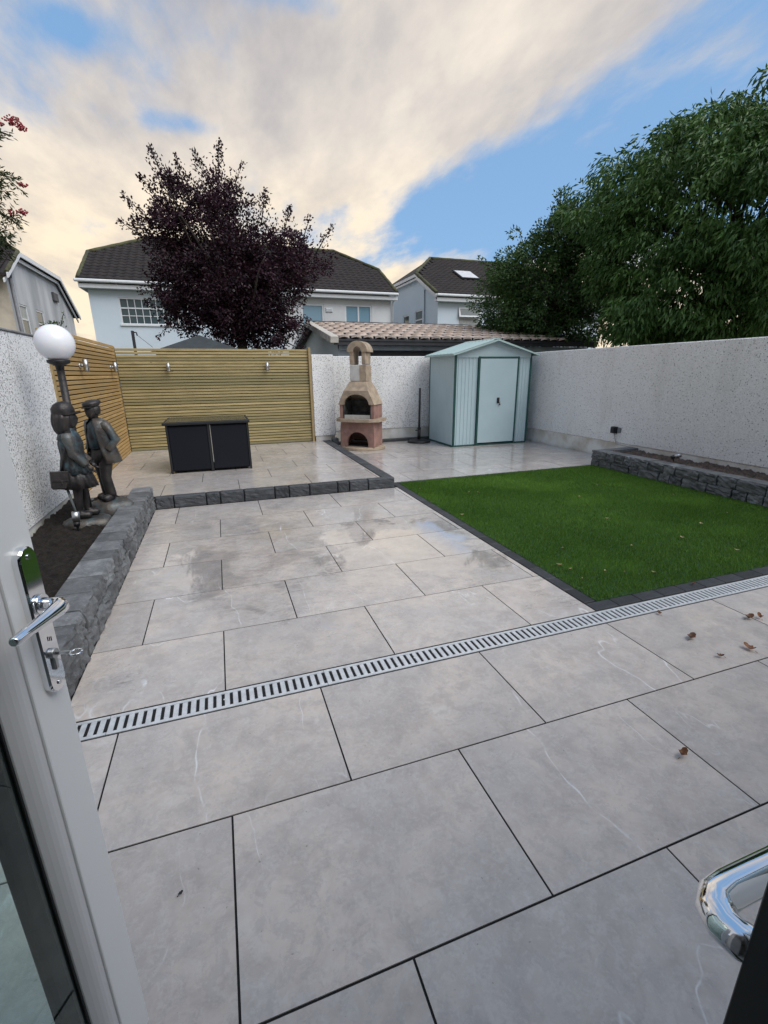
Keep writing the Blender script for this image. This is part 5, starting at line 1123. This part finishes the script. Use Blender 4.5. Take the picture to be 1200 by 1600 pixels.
# large drooping-leaved tree beyond the right wall
tree('walnut_tree', 'large tree with drooping mid-green leaves rising above the right wall', 'tree', (10.2, 6.9, 2.6),
     [(9.9, 6.9, 4.1, 2.5, 2.4, 2.6), (8.45, 7.75, 5.25, 1.35, 1.2, 1.05), (7.7, 7.95, 4.95, .95, .95, .75), (9.4, 7.2, 5.75, 1.2, 1.2, .85), (10.2, 6.3, 6.0, 1.4, 1.4, .85), (10.9, 6.0, 5.1, 2.1, 2.0, 1.7), (8.7, 7.6, 3.5, 1.3, 1.3, 1.7), (8.3, 6.4, 2.9, 1.2, 1.3, 1.2), (9.6, 4.2, 4.0, 1.8, 2.0, 2.5), (10.5, 4.0, 5.0, 1.8, 1.8, 1.9)],
     1350, 84, .33, GREEN, .145, .042, 1.2, shell=.72, holes=.0, limbs=40, tr=.2)
tree('ornamental_tree', 'finer-leaved dark green tree overhanging the shed corner left of the big tree', 'tree', (8.5, 10.6, 2.4),
     [(8.3, 10.4, 3.3, 1.9, 1.6, 1.6), (7.2, 10.7, 3.1, 1.15, 1.0, 1.25), (8.3, 9.9, 4.7, 1.0, 1.0, .9), (8.2, 9.8, 5.3, .6, .6, .6), (7.3, 10.1, 4.3, .9, .8, .7), (8.0, 9.9, 4.9, .8, .7, .6), (8.9, 9.5, 4.6, 1.2, 1.0, 1.2), (6.9, 10.6, 3.9, .7, .6, .55)],
     1000, 54, .26, GREEN2, .085, .045, .25, [((6.6, 10.7, 4.0), (6.15, 10.8, 4.45), 50, .1), ((7.3, 10.2, 4.3), (6.95, 10.2, 5.0), 50, .1)],
     shell=.35, holes=.08, limbs=90, tr=.12)
# rowan on the left
RW = tree('rowan_tree', 'rowan branches with red berry clusters above the left neighbour', 'tree', (-5.2, 7.5, 2.2),
     [(-4.5, 7.4, 4.4, 1.15, .9, 1.1), (-3.55, 7.35, 4.62, .38, .3, .28), (-3.5, 7.3, 4.05, .42, .3, .3), (-3.6, 7.3, 3.6, .4, .3, .3), (-4.4, 7.4, 3.3, 1.0, .8, .6), (-3.4, 7.3, 4.72, .30, .25, .22), (-3.5, 7.3, 3.35, .22, .25, .22)], 420, 54, .16, ROWAN, .07, .020, .35,
     [((-3.6, 7.3, 4.9), (-3.3, 7.3, 4.35), 26, .05), ((-3.5, 7.3, 4.4), (-3.05, 7.3, 3.95), 34, .05), ((-3.5, 7.3, 3.8), (-3.15, 7.3, 3.5), 34, .05), ((-3.5, 7.3, 4.75), (-3.05, 7.3, 4.62), 60, .08), ((-3.6, 7.3, 4.2), (-3.1, 7.3, 4.12), 80, .09), ((-3.6, 7.3, 3.75), (-3.2, 7.3, 3.62), 70, .09), ((-3.9, 7.3, 3.5), (-3.35, 7.3, 3.3), 90, .10)], shell=.3, holes=.05, limbs=40, tr=.09)
for c, n_, r_ in (((-3.02, 7.3, 4.80), 60, .085), ((-2.92, 7.28, 4.72), 34, .06), ((-3.2, 7.3, 4.78), 40, .08), ((-3.05, 7.3, 4.06), 22, .05), ((-3.12, 7.3, 3.72), 34, .06), ((-3.25, 7.3, 3.70), 20, .05)):
    bm_ = MB()
    for q in insph(n_)*r_:
        p = np.array(c)+q*np.array([1.2, 1, .7]); bm_.lathe([(.002, -.012), (.012, -.004), (.012, .004), (.002, .012)], tuple(p), 5)
    bm_.build('berry_cluster', BERRY, RW)['kind'] = 'stuff'
tree('shrub', 'small leafy shrub top showing between the globe lamp and the left fence', 'shrub', (-4.45, 13, 1.2), [(-4.45, 13, 2.4, .35, .3, .55), (-3.9, 13, 2.05, .25, .25, .25)], 40, 26, .14, GREEN2, .07, .03, .0, [((-4.4, 13, 2.5), (-4.2, 13, 3.05), 30, .08)], shell=.2, limbs=10, tr=.04)
# ------------------------------------------------------------------ fallen leaves and specks
DEADL = simple('dead_leaf', (.22, .09, .035), (.12, .045, .02), .6, 30, rnd=.35); PALEL = simple('pale_leaf', (.32, .27, .13), (.20, .16, .07), .6, 30, rnd=.2)
def leaf_me(L_, curl, mat):
    m = MB(); n_ = 7
    for i in range(n_+1):
        t_ = i/n_; w_ = L_*.33*math.sin(math.pi*min(1, t_*.92+.04))**.8*(1+.25*math.sin(t_*17)); zc = curl*L_*(t_-.5)**2*1.6
        for s_ in (-1, 0, 1): m.v.append(((t_-.5)*L_, s_*w_, .004+zc+abs(s_)*curl*w_*.7+random.uniform(0, .0015)))
    for i in range(n_):
        for k_ in range(2): a = i*3+k_; m.f.append((a, a+1, a+4, a+3)); m.m.append(0); m.sm.append(True)
    m.path([(-L_*.5, 0, .006), (-L_*.75, L_*.05, .004)], .0012, 4); return m.mesh('fallen_leaf', mat)
lm = [leaf_me(.062, .9, DEADL), leaf_me(.045, 1.4, DEADL), leaf_me(.035, 1.0, DEADL)]; lm.append(leaf_me(.016, .6, BLACK)); lp_ = [leaf_me(.045, .8, PALEL), leaf_me(.030, 1.1, PALEL)]
for (x, y, k_, rz, z, lab) in ((1.676, .278, 0, 20, .002, 'curled dark brown leaf alone below the drain, leftmost of the group at right'), (1.875, .087, 0, 95, .002, 'curled brown leaf nearest the tile joint at the right edge'),
                   (1.653, .09, 2, 140, .002, 'tiny dark leaf scrap just left of the curled brown leaf'), (2.223, .32, 0, 5, .002, 'orange brown leaf lying by the right edge just below the drain'), (2.29, .30, 1, 60, .002, 'small dark leaf touching the orange brown leaf'),
                   (.841, -.345, 1, 15, .002, 'single small tan leaf on the large tile in the right foreground'), (1.746, .556, 2, 70, .002, 'tiny dark speck of leaf beside the drain'), (2.34, .79, 2, 10, .006, 'small brown leaf on the black edging of the lawn'),
                   (-1.061, -.223, 3, 40, .002, 'small dark scrap on the large tile beside the open door')):
    o = inst('fallen_leaf', lm[k_], (x, y, z), None, R(rz)); tag(o, lab, 'leaf', 'dead leaves on the paving')
SPECIAL = {4: 'pale leaf fragment lying alone on the near right part of the lawn', 7: 'pale leaf fragment in the far left corner of the lawn beside the step edging', 13: 'pale leaf fragment on the lawn close to the right planter wall', 10: 'pale leaf fragment near the middle of the lawn'}
for i, (x, y) in enumerate(((1.653, 1.282), (1.881, 1.158), (1.632, 1.382), (2.0, 1.089), (3.245, 1.109), (2.104, 3.691), (2.218, 3.646), (1.60, 4.10), (3.637, 1.729), (4.229, 1.894), (3.254, 3.006), (2.204, 1.013), (1.896, 1.666), (4.383, 2.662), (1.56, 2.86), (1.62, 1.108), (2.9, 2.2), (2.5, 1.5), (3.9, 3.4), (4.5, 1.6), (3.1, 1.5))):
    o = inst('fallen_leaf', lp_[i % 2], (x, y, .026), None, R(i*77 % 360), sc=(.62+.2*(i % 3), .62+.2*(i % 3), .8)); tag(o, SPECIAL.get(i, 'tiny pale leaf fragment among others scattered on the green lawn'), 'leaf', 'pale leaf fragments on the lawn')
